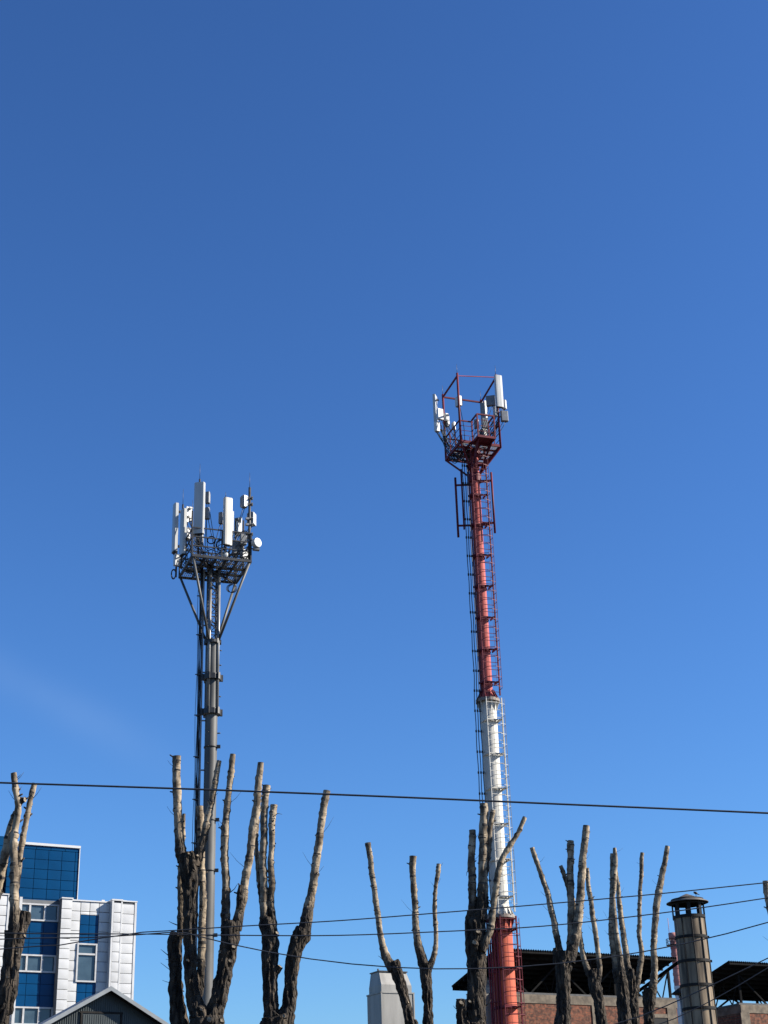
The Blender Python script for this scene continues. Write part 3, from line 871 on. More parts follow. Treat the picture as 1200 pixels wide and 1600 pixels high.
    def mast(px, dy, y0, y1, r=.04, mt='steel_dark', rod=None):
        t = Q(px, y0, dy); bt = V((t.x, t.y, Q(px, y1, dy).z))
        k = MB(); k.tube([bt, t], r, 9); o = k.build('antenna_mast', M[mt], root)
        if rod is not None:
            k = MB(); k.tube([t, V((t.x, t.y, Q(px, rod, dy).z))], [.014, .007], 5); k.build('lightning_rod', M['steel_dark'], o)
        return t, bt
    mpz = MPP(310, 800, D)
    H = lambda pxz: pxz / 6 * mpz / .918
    Wd = lambda pxz: pxz / 6 * mpz
    hub = at(zd - .15) + V((-.1, -.1, 0))
    ends = []
    def pan(cx, cy, dy, hpx, wpx, dp, nrm, mt='antenna'):
        e, bk = panel_antenna(root, Q(cx, cy, dy), H(hpx), Wd(wpx), dp, nrm, M[mt]); ends.extend(e); return bk
    pan(428, 446, -1.55, 478, 98, .17, (-.15, -1, 0))
    pan(697, 570, -1.25, 436, 84, .17, (.55, -.83, 0), 'antenna_sunlit')
    pan(200, 632, .55, 455, 84, .19, (-.9, -.42, 0))
    pan(275, 672, -.35, 425, 84, .19, (-.86, -.5, 0))
    pan(330, 500, 1.2, 130, 62, .12, (-.6, .8, 0))
    pan(795, 620, 1.5, 170, 70, .14, (.3, .95, 0))
    pan(735, 590, -1.0, 220, 40, .12, (.8, .5, 0))
    pan(315, 690, .9, 110, 50, .12, (-.5, .85, 0))
    mast(433, -1.2, 172, 900, .045, rod=28)
    mast(676, -1.0, 340, 910, .045, rod=292)
    mast(275, .1, 410, 1010, .045, rod=265)
    mast(365, .9, 470, 1050, .045, rod=370)
    mast(228, .75, 430, 1090, .045)
    top, _ = mast(901, -.75, 252, 950, .062, 'steel_dark', rod=112)
    mast(770, 1.5, 540, 1150, .045)
    mast(842, .4, 560, 1040, .045)
    def ru(cx, cy, dy, hpx, wpx, dp, nrm, mt='unit_grey', wh=None):
        ends.extend(radio_unit(root, Q(cx, cy, dy), H(hpx), Wd(wpx), dp, nrm, M[mt], M[wh] if wh else None))
    ru(508, 348, -1.1, 100, 40, .22, (-.1, -1, 0)); ru(503, 495, -1.1, 100, 42, .22, (-.1, -1, 0))
    ru(632, 540, -.85, 100, 36, .22, (-.3, -1, 0))
    ru(848, 385, -.8, 108, 44, .24, (.75, -.65, 0), 'unit_grey', 'unit_white')
    ru(920, 548, -.55, 108, 78, .26, (.96, -.25, 0), 'unit_grey', 'unit_white')
    ru(222, 935, .6, 100, 64, .2, (.5, -.86, 0), 'unit_white')
    ru(800, 630, 1.2, 90, 32, .14, (.5, -.86, 0), 'unit_white')
    ru(300, 530, .4, 90, 50, .2, (.6, -.8, 0), 'unit_white')
    ru(318, 690, .5, 80, 36, .2, (.7, -.7, 0), 'unit_white')
    ru(780, 820, .5, 110, 90, .25, (.3, -.95, 0)); ru(840, 740, .2, 90, 60, .25, (.3, -.95, 0)); ru(430, 745, -.3, 110, 70, .22, (-.1, -1, 0))
    ru(850, 880, .2, 80, 70, .22, (.6, -.7, 0))
    # extra bracket arms on the right-hand mast
    k = MB()
    for zy in (352, 410, 545, 600, 690, 750):
        c = Q(896, zy, -.75); k.box(c, (u, v, Z), (.34, .12, .1)); k.box(c + u * .1 - v * .1, (u, v, Z), (.06, .2, .06))
    k.build('mast_clamps', M['galv'], root)
    # drum dish
    c = Q(968, 770, -.95); nd = V((.72, -.69, 0)).normalized()
    k = MB(); r = 44 / 6 * mpz
    k.lathe(c, nd, [(r * .5, -.26), (r, -.14)], 28); k.lathe(c, nd, [(r, -.14), (r, .07)], 28); k.lathe(c, nd, [(r, .07), (r * .96, .09)], 28)
    k.lathe(c, nd, [(r * .96, .09), (r * .5, .105), (.001, .11)], 28)
    do2 = k.build('microwave_dish', M['antenna'], root)
    k = MB(); cc = Q(962, 828, -.85); k.box(cc, (u, v, Z), (.3, .2, .12)); k.bar(c - nd * .2, Q(892, 790, -.7), .07, .07)
    k.bar(cc, Q(892, 820, -.7), .05, .05)
    k.build('dish_bracket', M['galv'], do2)
    k = MB(); c = Q(665, 880, -1.1); k.lathe(c, (-.2, -1, 0), [(.02, -.08), (.16, -.04), (.17, 0), (.14, .04), (.001, .06)], 20); k.build('microwave_dish', M['antenna'], root)
    # coils of spare cable
    for (zx, zy, dy, r, sx) in ((540, 742, -1.0, 36, 1), (188, 1060, .9, 46, .45), (630, 790, -.9, 52, .8), (850, 690, .2, 36, 1), (520, 900, .3, 0, 1), (400, 1010, 1.3, 40, .8)):
        if not r: continue
        k = MB(); c = Q(zx, zy, dy); rr = r / 6 * mpz
        for q in range(3): k.ring(c + V((rnd.uniform(-.02, .02), q * .03, rnd.uniform(-.03, .03))), V((sx, 0, 0)), Z, rr, .018, 22)
        k.build('cable_coil', M['cable'], root)
    c = K(575, 110, .8)
    k = MB()
    for q in range(3): k.ring(c + V((q * .04, q * .03, 0)), V((1, 0, 0)), Z, .2, .016, 20)
    k.build('cable_coil', M['cable'], root)
    for e in ends:
        hang(root, e, hub + V((rnd.uniform(-.25, .25), rnd.uniform(-.2, .3), rnd.uniform(-.3, .5))), rnd.uniform(.1, .5), rnd)
    for i in range(14):     # cables tied along the railing
        a, c = rnd.choice([(-1, -1), (1, -1), (1, 1), (1, 0), (-1, 0)]), rnd.choice([(1, -1), (1, 1), (-1, 1), (0, -1)])
        hang(root, dk(a[0] * .95, a[1] * .95, rnd.uniform(.3, 1.2)), dk(c[0] * .9, c[1] * .9, rnd.uniform(.1, 1.0)), rnd.uniform(.05, .35), rnd)
    # cable ladder and feeder cables at the left of the pole
    zb = .4
    x1, x2 = K(322, 900), K(346, 900)
    off1, off2 = x1.x - base.x, x2.x - base.x
    cl = MB()
    for ox in (off1 - .02, off2 - .12):
        cl.bar(base + V((ox, -.12, zb)), base + V((ox, -.12, zd - .1)), .065, .04)
    z = zb + .3
    while z < zd - .2:
        cl.bar(base + V((off1 - .02, -.1, z)), base + V((off2 - .12, -.1, z)), .03, .03); z += .75
    z = zb + 1
    while z < zd - .6:
        cl.bar(base + V((off1, -.08, z)), base + V((-rp * .8, -.03, z)), .05, .06); z += 2.25
    cl.build('cable_ladder', M['unit_grey'], root)
    for i in range(9):
        ox = off1 - .055 - .021 * i - (.05 if i == 8 else 0); oy = -.08 + .05 * (i % 3)
        k = MB(); pts = []
        for j in range(40):
            t = j / 39
            pts.append(base + V((ox + .02 * math.sin(j * .9 + i * 2), oy + .02 * math.cos(j * .7 + i), zb + (zd + .1 - zb) * t)))
        k.tube(pts, .022 if i < 7 else .012, 6); k.build('feeder_cable', M['cable'], root)
    z = zb + .6
    while z < zd - .3:
        k = MB(); k.box(base + V((off1 - .12, -.03, z)), ((1, 0, 0), (0, 1, 0), (0, 0, 1)), (.24, .2, .05)); k.box(base + V((off1 - .27, -.02, z + .03)), ((1, 0, 0), (0, 1, 0), (0, 0, 1)), (.12, .03, .04))
        k.build('cable_clamp', M['steel_dark'], root); z += 1.9
    # bolts and band clamps with lugs on the lower pole
    for py in (1168, 1282, 1361, 1462):
        z = P(328, py, D).z
        k = MB(); k.lathe(base, (0, 0, 1), [(rp, z - .03), (rp + .035, z - .03), (rp + .035, z + .03), (rp, z + .03)], 26)
        k.box(base + V((rp + .08, -.1, z)), ((1, 0, 0), (0, 1, 0), (0, 0, 1)), (.16, .1, .14)); k.build('band_clamp', M['steel_dark'], root)
    for py in (1146, 1168, 1195, 1017, 1089, 1040):
        z = P(330, py, D).z
        for sx in (-.3, 1.0):
            d = V((sx, -math.sqrt(max(0, 1 - sx * sx)), 0)); c = base + d * rp + V((0, 0, z))
            k = MB(); k.tube([c, c + d * (.06 if sx < 0 else .14)], .028, 8); k.build('step_bolt', M['steel_dark'], root)
    k = MB(); k.lathe(base, (0, 0, 1), [(rp * 1.05, 0), (rp * 1.9, 0), (rp * 1.9, .08), (rp * 1.05, .08)], 24); k.build('base_flange', M['steel_dark'], root)
grey_mast()

# ------------------------------------------------------------------ red and white mast (right)
def red_mast():
    D = 90
    rnd = random.Random(23)
    def Q(zx, zy, dy=0): return P(640 + zx / 6, 560 + zy / 6, D + dy)
    def K(zx, zy, dy=0): return P(660 + zx / 6, 720 + zy / 6, D + dy)
    a0 = P(763, 1110, D)
    base = V((a0.x, a0.y, 0))
    root = thing('red_white_mast', base, 'tall red and white banded tubular mast with open platform and caged ladder', 'cell mast')
    mp = MPP(760, 1000, D)
    def zy(py, px=765): return P(px, py, D).z
    zt = zy(712, 738); z1 = zy(1096); z2 = zy(1434, 780)
    rA, rB, rC = 8.5 * mp, 12.6 * mp, 15.4 * mp
    A = lambda r, z: (r, z)
    b = MB(); b.lathe(base, (0, 0, 1), [(rA, z1 + .55), (rA * .93, zt)], 28)
    b.lathe(base, (0, 0, 1), [(rB + .12, z1 + .08), (rA, z1 + .7)], 28); b.build('upper_red_tube', M['red_pole'], root)
    b = MB(); b.lathe(base, (0, 0, 1), [(rB * 1.04, z2), (rB, z1)], 28)
    b.lathe(base, (0, 0, 1), [(rC + .05, z2 + .08), (rB * 1.04, z2 + .75)], 28); b.build('white_tube', M['white_pole'], root)
    b = MB(); b.lathe(base, (0, 0, 1), [(rC * 1.12, 0), (rC, z2)], 28); b.build('lower_red_tube', M['red_base'], root)
    for z, r, mt in ((z1, rB, 'rust'), (z2, rC, 'rust')):
        k = MB(); k.lathe(base, (0, 0, 1), [(r * .9, z - .09), (r + .24, z - .09), (r + .24, z + .09), (r * .8, z + .09)], 26, smooth=False)
        for i in range(14):
            a = 2 * math.pi * i / 14; d = V((math.cos(a), math.sin(a), 0)); t = V((-d.y, d.x, 0))
            k.tube([base + d * (r + .16) + V((0, 0, z - .17)), base + d * (r + .16) + V((0, 0, z + .17))], .03, 6)
        f = k.build('joint_flange', M['rust'], root)
        gu = MB(); gl = MB()
        for i in range(12):
            a = 2 * math.pi * (i + .5) / 12; d = V((math.cos(a), math.sin(a), 0)); t = V((-d.y, d.x, 0)) * .012
            o = base + t * -1
            gu.prism([o + d * (r * .8) + V((0, 0, z + .09)), o + d * (r + .2) + V((0, 0, z + .09)), o + d * (r * .8) + V((0, 0, z + .75))], t * 2)
            gl.prism([o + d * (r * .95) + V((0, 0, z - .09)), o + d * (r + .2) + V((0, 0, z - .09)), o + d * (r * .95) + V((0, 0, z - .8))], t * 2)
        gu.build('gusset_plates', M['red_dark'] if z == z1 else M['white_pole'], f)
        gl.build('gusset_plates', M['white_pole'] if z == z1 else M['red_dark'], f)
    # weld rings / short sleeves with brackets on the tube
    # ladder: faces the viewer and turned a little to the right
    fu, fv, _z = axes(21)
    fn = -fv                           # ladder outward normal
    lw = 1.0
    def col(z): return 'white_pole' if z2 < z < z1 else 'red_dark'
    def lad(s, o, z): return base + fu * s + fn * o + Z * z
    segs = [(z1 + .2, zt + .9, 'red_dark', rA), (z2 + .2, z1 + .0, 'white_pole', rB), (.3, z2 - .05, 'red_dark', rC)]
    for (za, zb, mt, r) in segs:
        o = max(.74, r + .38)
        la = MB()
        la.bar(lad(-lw / 2, o, za), lad(-lw / 2, o, zb), .06, .05); la.bar(lad(lw / 2, o, za), lad(lw / 2, o, zb), .10, .07)
        z = za + .2
        while z < zb - .1:
            la.bar(lad(-lw / 2, o, z), lad(lw / 2, o, z), .03, .03); z += .47
        lo = la.build('ladder', M[mt], root)
        cg = MB()
        z = za + .35; hoops = 0
        ztop = zb - (1.2 if zb > z1 + 1 else 0)
        while z < ztop:
            pts = [lad(-lw / 2, o, z), lad(-lw / 2 - .02, o + .3, z), lad(-lw / 2 + .1, o + .6, z), lad(0, o + .74, z), lad(lw / 2 - .1, o + .6, z), lad(lw / 2 + .02, o + .3, z), lad(lw / 2, o, z)]
            for i in range(len(pts) - 1): cg.bar(pts[i], pts[i + 1], .010, .035 if mt == 'red_dark' else .022)
            z += .62
        for (s, q) in ((-lw / 2 - .02, .3), (-lw / 2 + .1, .6), (0, .74), (lw / 2 - .1, .6), (lw / 2 + .02, .3)):
            cg.bar(lad(s, o + q, za + .3), lad(s, o + q, ztop - .2), .014, .014)
        cg.build('ladder_cage', M[mt if mt == 'red_dark' else 'galv'], lo)
        z = za + .9
        while z < zb - .5:
            k = MB()
            k.lathe(base, (0, 0, 1), [(r - .01, z - .09), (r + .03, z - .09), (r + .03, z + .09), (r - .01, z + .09)], 26)
            for s in (-lw / 2, lw / 2):
                k.prism([lad(s - .02, 0, z - .05), lad(s - .02, o, z - .04), lad(s - .02, o, z + .04), lad(s - .02, 0, z + .10)], fu * .04)
            k.box(lad(.0, o - .22, z), (fu, fn, Z), (lw, .12, .07))
            k.prism([lad(lw / 2, o - .3, z), lad(lw / 2, o, z), lad(-.05, r * .6, z)], Z * .03)
            k.build('ladder_bracket', M[mt], root); z += 2.1
    # feeder cables left of the tube
    CX = (-.49, -.56, -.63, -.77)
    def cable_x(i, z):
        t = min(1, max(0, (z1 + 1.5 - z) / 2.0))
        return CX[i] * (1 + .08 * t) - .0 * t
    for i in (0, 2, 3):
        k = MB(); pts = []
        ztop = zt + 1.0
        for j in range(80):
            z = z2 + (ztop - z2) * j / 79
            pts.append(base + V((cable_x(i, z) + .014 * math.sin(j * .8 + i), -.34 - .02 * i, z)))
        k.tube(pts, .026, 6); k.build('feeder_cable', M['cable'] if i != 1 else M['unit_grey'], root)
    z = z2 + .8
    while z < zt - .4:
        for i in (0, 2, 3):
            k = MB(); k.box(base + V((cable_x(i, z), -.36 - .02 * i, z)), ((1, 0, 0), (0, 1, 0), (0, 0, 1)), (.10, .12, .12)); k.build('cable_clamp', M['cable'], root)
        k = MB(); k.bar(base + V((-rA * .8, -.2, z)), base + V((cable_x(2, z), -.32, z)), .025, .025); k.build('clamp_bar', M['steel_dark'], root)
        z += 1.27
    k = MB(); k.bar(base + V((-rA - .05, -.12, z1 + .3)), base + V((-rA - .05, -.12, zt)), .13, .05); k.build('cable_tray', M['red_dark'], root)
    # painted cable run on the lower red tube
    tr = MB()
    for ox in (-.82, -.70, -.57, -.44, -.30):
        oy = -math.sqrt(max(.02, rC * rC - ox * ox)) - .10
        tr.tube([base + V((ox, oy, .3)), base + V((ox, oy, z2 - .15))], .052, 8)
    z = .8
    while z < z2 - .3:
        tr.bar(base + V((-rC * .4, -.62, z)), base + V((-.9, -.26, z)), .08, .05); z += 1.6
    tr.build('cable_run', M['red_dark'], root)
    # empty antenna mount under the platform
    mo = MB()
    pL, pL2 = K(310, 160), K(340, 720)
    xl = (K(322, 440).x); xi = K(376, 370).x; xr = K(660, 400).x
    zt_, zb_ = K(322, 165).z, K(322, 722).z
    mo.tube([V((xl, base.y - .1, zt_)), V((xl, base.y - .1, zb_))], .075, 10)
    mo.tube([V((xr, base.y - .25, K(660, 125).z)), V((xr, base.y - .25, K(660, 692).z))], .07, 10)
    mo.tube([V((xi, base.y - .2, K(376, 92).z)), V((xi, base.y - .2, K(376, 655).z))], .06, 10)
    for zz in (205, 600):
        z = K(500, zz).z
        mo.bar(V((base.x, base.y, z)), V((xr, base.y - .25, z)), .1, .12)
        mo.bar(V((xr, base.y - .25, z)), V((base.x + .3, base.y - .25, z)), .08, .1)
    for zz in (235, 615):
        z = K(330, zz).z
        mo.bar(V((xl, base.y - .1, z)), V((base.x - rA * .5, base.y - .1, z)), .09, .11)
    mo.build('empty_pipe_mount', M['red_dark'], root)
    # platform
    u, v, _z = axes(19)
    A_ = 2.75
    c0 = P(738.5, 707.5, D)
    ctr = V((base.x, base.y, c0.z)); zd = c0.z
    def dk(a, c, h=0): return ctr + u * (a * A_ / 2) + v * (c * A_ / 2) + Z * h
    cs = [(-1, -1), (1, -1), (1, 1), (-1, 1)]
    dm = MB()
    for i in range(4): dm.bar(dk(*cs[i]), dk(*cs[(i + 1) % 4]), .10, .18)
    for t in (-.5, 0, .5): dm.bar(dk(t, -1, -.03), dk(t, 1, -.03), .08, .12); dm.bar(dk(-1, t, -.035), dk(1, t, -.035), .08, .11)
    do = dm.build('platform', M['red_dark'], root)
    gr = MB()
    for i in range(22):
        t = -1 + 2 * (i + .5) / 22
        gr.bar(dk(-1, t, .1), dk(1, t, .1), .035, .03)
    gr.build('grating', M['unit_grey'], do)
    zk = zy(745, 741)
    for a, c in cs:
        k = MB(); k.bar(base + (u * a + v * c) * (rA * .6) + V((0, 0, zk)), dk(a, c, -.08), .1, .12); k.build('platform_brace', M['red_dark'], root)
    k = MB(); k.lathe(base, (0, 0, 1), [(rA * .9, zk - .5), (rA + .1, zk - .4), (rA + .1, zk + .1), (rA * .9, zk + .2)], 24, smooth=False)
    k.build('brace_collar', M['red_dark'], root); k = MB()
    k.lathe(base, (0, 0, 1), [(rA * .9, zt - .2), (rA + .16, zt - .1), (rA + .16, zt + .2), (.02, zt + .2)], 24, smooth=False)
    k.build('head_collar', M['red_dark'], root)
    # corner masts and top frame
    heights = {0: 145, 1: 160, 2: 395, 3: 345}
    px = {0: 430, 1: 785, 2: 648, 3: 297}
    tops = {}
    for i, (a, c) in enumerate(cs):
        q = dk(a, c)
        z = P(640 + px[i] / 6, 560 + heights[i] / 6, q.y).z
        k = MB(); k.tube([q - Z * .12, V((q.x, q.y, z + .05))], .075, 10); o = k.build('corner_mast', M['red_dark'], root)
        tops[i] = V((q.x, q.y, z - .15))
        k = MB(); k.tube([V((q.x, q.y, z)), V((q.x, q.y, z + .75))], [.018, .008], 5); k.build('lightning_rod', M['steel_dark'], o)
    for i in range(4):
        k = MB(); k.bar(tops[i], tops[(i + 1) % 4], .05 if i == 0 else .09, .04 if i == 0 else .1)
        k.build('top_rail', M['red_pole'] if i == 0 else M['red_dark'], root)  # near rail gets the lighter red to paint in its sunlit look
    # railing round the deck (front side opens into the balcony)
    rl = MB()
    for i in (1, 2, 3):
        p, q = cs[i], cs[(i + 1) % 4]
        rl.bar(dk(*p, 1.55), dk(*q, 1.55), .07, .08)
        for h in (.5, 1.0): rl.bar(dk(*p, h), dk(*q, h), .03, .03)
        for t in (.33, .66):
            x, y = p[0] + (q[0] - p[0]) * t, p[1] + (q[1] - p[1]) * t
            rl.bar(dk(x, y), dk(x, y, 1.55), .06, .06)
    rl.bar(dk(-1, -1, 1.5), dk(-.33, -1, 1.5), .07, .08)
    for h in (.45, .8, 1.15): rl.bar(dk(-1, -1, h), dk(-.33, -1, h), .025, .025)
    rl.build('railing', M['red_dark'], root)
    # balcony over the ladder head: floor and cage of rails
    def bl(s, o, h=0): return ctr + u * s + v * (-A_ / 2 - o) + Z * h
    s0, s1, od = -.55, .62, .95
    fl = MB()
    fl.prism([bl(s0, -.3, 0), bl(s1, -.3, 0), bl(s1, od, 0), bl(s0, od, 0)], Z * .06)
    fl.box(bl((s0 + s1) / 2, od, 0.02), (u, v, Z), (s1 - s0 + .1, .07, .16)); fl.box(bl(s0, od / 2 - .15, 0.02), (u, v, Z), (.07, od + .3, .16)); fl.box(bl(s1, od / 2 - .15, 0.02), (u, v, Z), (.07, od + .3, .16))
    fo = fl.build('ladder_balcony', M['red_dark'], root)
    br = MB()
    cr = [(s0, 0), (s0, od), (s1, od), (s1, 0)]
    for i in range(4):
        br.bar(bl(*cr[i]), bl(*cr[i], 1.62), .08, .08)
        if i < 3:
            br.bar(bl(*cr[i], 1.6), bl(*cr[i + 1], 1.6), .08, .09)
            for h in (.4, .8, 1.2): br.bar(bl(*cr[i], h), bl(*cr[i + 1], h), .025, .025)
    br.build('balcony_rail', M['red_dark'], fo)
    k = MB(); k.prism([bl(s0 + .1, .3, -.02), bl(s0 + .1, od - .1, -.02), base + u * -.25 - v * (rA) + V((0, 0, zk + .1)), base + u * -.25 - v * (rA * .5) + V((0, 0, zk + .2))], u * .05)
    k.prism([bl(s1 - .1, .3, -.02), bl(s1 - .1, od - .1, -.02), base + u * .25 - v * (rA) + V((0, 0, zk + .1)), base + u * .25 - v * (rA * .5) + V((0, 0, zk + .2))], u * .05)
    k.build('balcony_gusset', M['red_dark'], root)
    # antennas and radio units
    mq = MPP(740, 650, D)
    H = lambda q: q / 6 * mq / .9
    Wd = lambda q: q / 6 * mq
    ends = []
    def pan(cx, cy, dy, h, wd, dp, nrm, mt='antenna'):
        e, bk = panel_antenna(root, Q(cx, cy, dy), H(h), Wd(wd), dp, nrm, M[mt]); ends.extend(e)
    def ru(cx, cy, dy, h, wd, dp, nrm, mt='unit_grey', wh=None):
        ends.extend(radio_unit(root, Q(cx, cy, dy), H(h), Wd(wd), dp, nrm, M[mt], M[wh] if wh else None))
    pan(838, 310, -1.2, 305, 72, .2, (.35, -.94, 0))
    pan(242, 515, .9, 345, 70, .2, (-.95, .3, 0))
    pan(708, 485, 1.7, 170, 40, .2, (.85, .52, 0))
    ru(285, 525, .5, 100, 62, .2, (.5, -.86, 0), 'unit_white'); ru(258, 640, .6, 90, 46, .2, (.5, -.86, 0), 'unit_white')
    ru(760, 400, -.7, 90, 84, .25, (-.2, -1, 0)); ru(888, 545, -.75, 90, 66, .3, (.2, -.98, 0)); ru(888, 435, -.6, 80, 34, .25, (.9, -.4, 0), 'unit_white')
    ru(460, 405, -1.15, 90, 60, .24, (-.8, -.6, 0), 'unit_grey', 'unit_white')
    ru(690, 500, 1.5, 170, 46, .14, (-.2, -1, 0))
    ru(705, 610, .9, 90, 56, .25, (.2, -1, 0)); ru(628, 615, 1.1, 80, 46, .2, (-.2, -1, 0))
    ru(345, 555, .8, 70, 40, .2, (-.5, .6, 0), 'unit_white'); ru(350, 610, .9, 60, 40, .2, (-.5, -.6, 0)); ru(415, 635, .9, 70, 24, .2, (.5, -.6, 0), 'unit_white')
    ru(655, 710, .2, 70, 22, .12, (.5, -.8, 0), 'unit_white'); ru(700, 700, .3, 70, 60, .2, (.5, -.8, 0))
    ru(800, 500, -.6, 90, 30, .2, (-.5, -.8, 0), 'unit_white')
    hub = base + V((-.45, -.35, zt + .3))
    for e in ends: hang(root, e, hub + V((rnd.uniform(-.3, .15), rnd.uniform(-.2, .2), rnd.uniform(-.8, .4))), rnd.uniform(.2, .9), rnd, .02)
    for i in range(9):
        e = Q(rnd.uniform(285, 330), rnd.uniform(600, 760), .8)
        hang(root, e, base + V((-.5 - .08 * i, -.3, zt - .5)), rnd.uniform(.3, .9), rnd, .026)
    for i in range(5):
        e = Q(rnd.uniform(820, 850), rnd.uniform(520, 640), -.6)
        hang(root, e, base + V((.3, .1, zt + .5)), rnd.uniform(.4, 1.0), rnd, .026)
    k = MB(); k.ring(Q(690, 700, .1), V((1, 0, 0)), Z, .3, .025, 20); k.ring(Q(695, 705, .15), V((1, 0, 0)), Z, .24, .025, 20); k.build('cable_coil', M['cable'], root)
    k = MB(); k.lathe(base, (0, 0, 1), [(rC * 1.1, 0), (rC * 1.7, 0), (rC * 1.7, .1), (rC * 1.1, .1)], 24); k.build('base_flange', M['rust'], root)
red_mast()

# ------------------------------------------------------------------ pollarded poplars
def spline(pts, step):
    """Catmull-Rom through (Vector, radius) points, about one sample per step metres"""
    out = []
    n = len(pts)
    for i in range(n - 1):
        p0, p1, p2, p3 = pts[max(i - 1, 0)], pts[i], pts[i + 1], pts[min(i + 2, n - 1)]
        L = (p2[0] - p1[0]).length
        k = max(1, int(L / step))
        for j in range(k):
            t = j / k; t2 = t * t; t3 = t2 * t
            f = lambda a, b, c, d: .5 * (2 * b + (c - a) * t + (2 * a - 5 * b + 4 * c - d) * t2 + (3 * b - a - 3 * c + d) * t3)
            out.append((f(p0[0], p1[0], p2[0], p3[0]), p1[1] + (p2[1] - p1[1]) * t))
    out.append(pts[-1])
    return out

def branch(mb, pts, seed, trunk=False, seg=14, step=.022, age0=0.0, age1=0.0, cut=True, age_len=.5):
    """pts: (Vector, radius) from the root to the tip; material 0 bark, 1 cut wood, 2 scar"""
    rnd = random.Random(seed)
    sp = spline(pts, step)
    lens = [0.0]
    for i in range(1, len(sp)): lens.append(lens[-1] + (sp[i][0] - sp[i - 1][0]).length)
    Lt = lens[-1]
    if not trunk:
        sp = [(p + V((noise.noise(V((q * 2.3, seed * 3.1, 0))), noise.noise(V((q * 2.3, seed * 3.1, 9))), 0)) * .022 * min(1, q / .4), r * (1 + .10 * noise.noise(V((q * 5.0, seed * 1.7, 4))))) for (p, r), q in zip(sp, lens)]
    scars = []
    if not trunk:
        s = rnd.uniform(.05, .2)
        while s < Lt - .05:
            if rnd.random() < .9: scars.append((s, rnd.uniform(-math.pi, math.pi), rnd.uniform(.5, 1.3), rnd.uniform(.008, .02)))
            if rnd.random() < .35: scars.append((s + rnd.uniform(-.06, .06), rnd.uniform(-math.pi, math.pi), rnd.uniform(.3, .8), rnd.uniform(.008, .016)))
            s += rnd.uniform(.08, .19)
    vs, ages, isc = [], [], []
    t0 = (sp[1][0] - sp[0][0]).normalized()
    x = t0.orthogonal().normalized()
    so = seed * 7.31
    for i, (p, r) in enumerate(sp):
        t = (sp[min(i + 1, len(sp) - 1)][0] - sp[max(i - 1, 0)][0]).normalized()
        x = (x - t * x.dot(t)).normalized(); y = t.cross(x)
        s = lens[i]
        ag = age0 + (age1 - age0) * min(1, s / max(age_len, .01))
        for k in range(seg):
            a = 2 * math.pi * k / seg
            ca, sa = math.cos(a), math.sin(a)
            if trunk:
                q = V((ca * r * 15 + so, sa * r * 15, s * 2.6))
                rid = 1 - abs(noise.noise(q)) * 2
                lump = noise.noise(V((ca * 1.1 + so, sa * 1.1, s * 1.6)))
                lump2 = noise.noise(V((ca * 2.2 - so, sa * 2.2, s * 5.0)))
                rr = r * (1 + .13 * lump + .10 * lump2) + .042 * (rid - .6)
                rr += .022 * noise.noise(V((ca * r * 30, sa * r * 30 + so, s * 9)))
            else:
                rr = r * (1 + .045 * noise.noise(V((ca * 1.2 + so, sa * 1.2, s * 3.5)))) + .004 * noise.noise(V((ca * 4, sa * 4 + so, s * 14)))
                if ag > .3: rr += .014 * ag * noise.noise(V((ca * 3 + so, sa * 3, s * 7)))
            sc_ = 0
            for (s0, a0, da, dh) in scars:
                if abs(s - s0) < .05: rr += .0045 * (1 - abs(s - s0) / .05)
                if abs(s - s0) < dh + step * .5:
                    dd = (a - a0 + math.pi) % (2 * math.pi) - math.pi
                    if abs(dd) < da:
                        rr += .009 * (1 - (dd / da) ** 2); sc_ = 1 if abs(s - s0) < dh else 0
            vs.append(p + (x * ca + y * sa) * rr); ages.append(ag); isc.append(sc_)
    n = seg
    f0, f2 = [], []
    for i in range(len(sp) - 1):
        for k in range(n):
            a, b = i * n + k, i * n + (k + 1) % n
            (f2 if (isc[a] + isc[b] >= 1 and isc[a]) else f0).append((a, b, b + n, a + n))
    o = len(mb.v)
    mb.add(vs, f0, 0, True, ages)
    mb.f += [tuple(o + q for q in f) for f in f2]; mb.m += [2] * len(f2); mb.sm += [True] * len(f2)
    if cut:
        e = len(sp) - 1
        tn = (sp[e][0] - sp[e - 1][0]).normalized()
        rim = [vs[e * n + k] for k in range(n)]
        c = sp[e][0]
        mb.add([c + (q - c) * 1.0 + tn * .002 for q in rim] + [c + tn * .008], [(k, (k + 1) % n, n) for k in range(n)], 1, False)
    return sp

def pruning(mb, c, nrm, r, rnd):
    r *= .8; el = rnd.uniform(.6, .85)
    """a sawn-off side branch: short collar with a pale oval face"""
    n = V(nrm).normalized()
    x = n.orthogonal().normalized(); y = n.cross(x)
    k = 12
    r0 = [c + (x * math.cos(2 * math.pi * i / k) * el + y * math.sin(2 * math.pi * i / k)) * r * 1.45 - n * r * .8 for i in range(k)]
    r1 = [c + (x * math.cos(2 * math.pi * i / k) * el + y * math.sin(2 * math.pi * i / k)) * r * rnd.uniform(.85, 1.15) + n * r * .3 for i in range(k)]
    mb.add(r0 + r1, [(i, (i + 1) % k, (i + 1) % k + k, i + k) for i in range(k)], 0, True, [1.0] * (2 * k))
    mb.add([c + (q - c) * .8 + n * .002 for q in r1] + [c + n * r * .26], [(i, (i + 1) % k, k) for i in range(k)], 1)

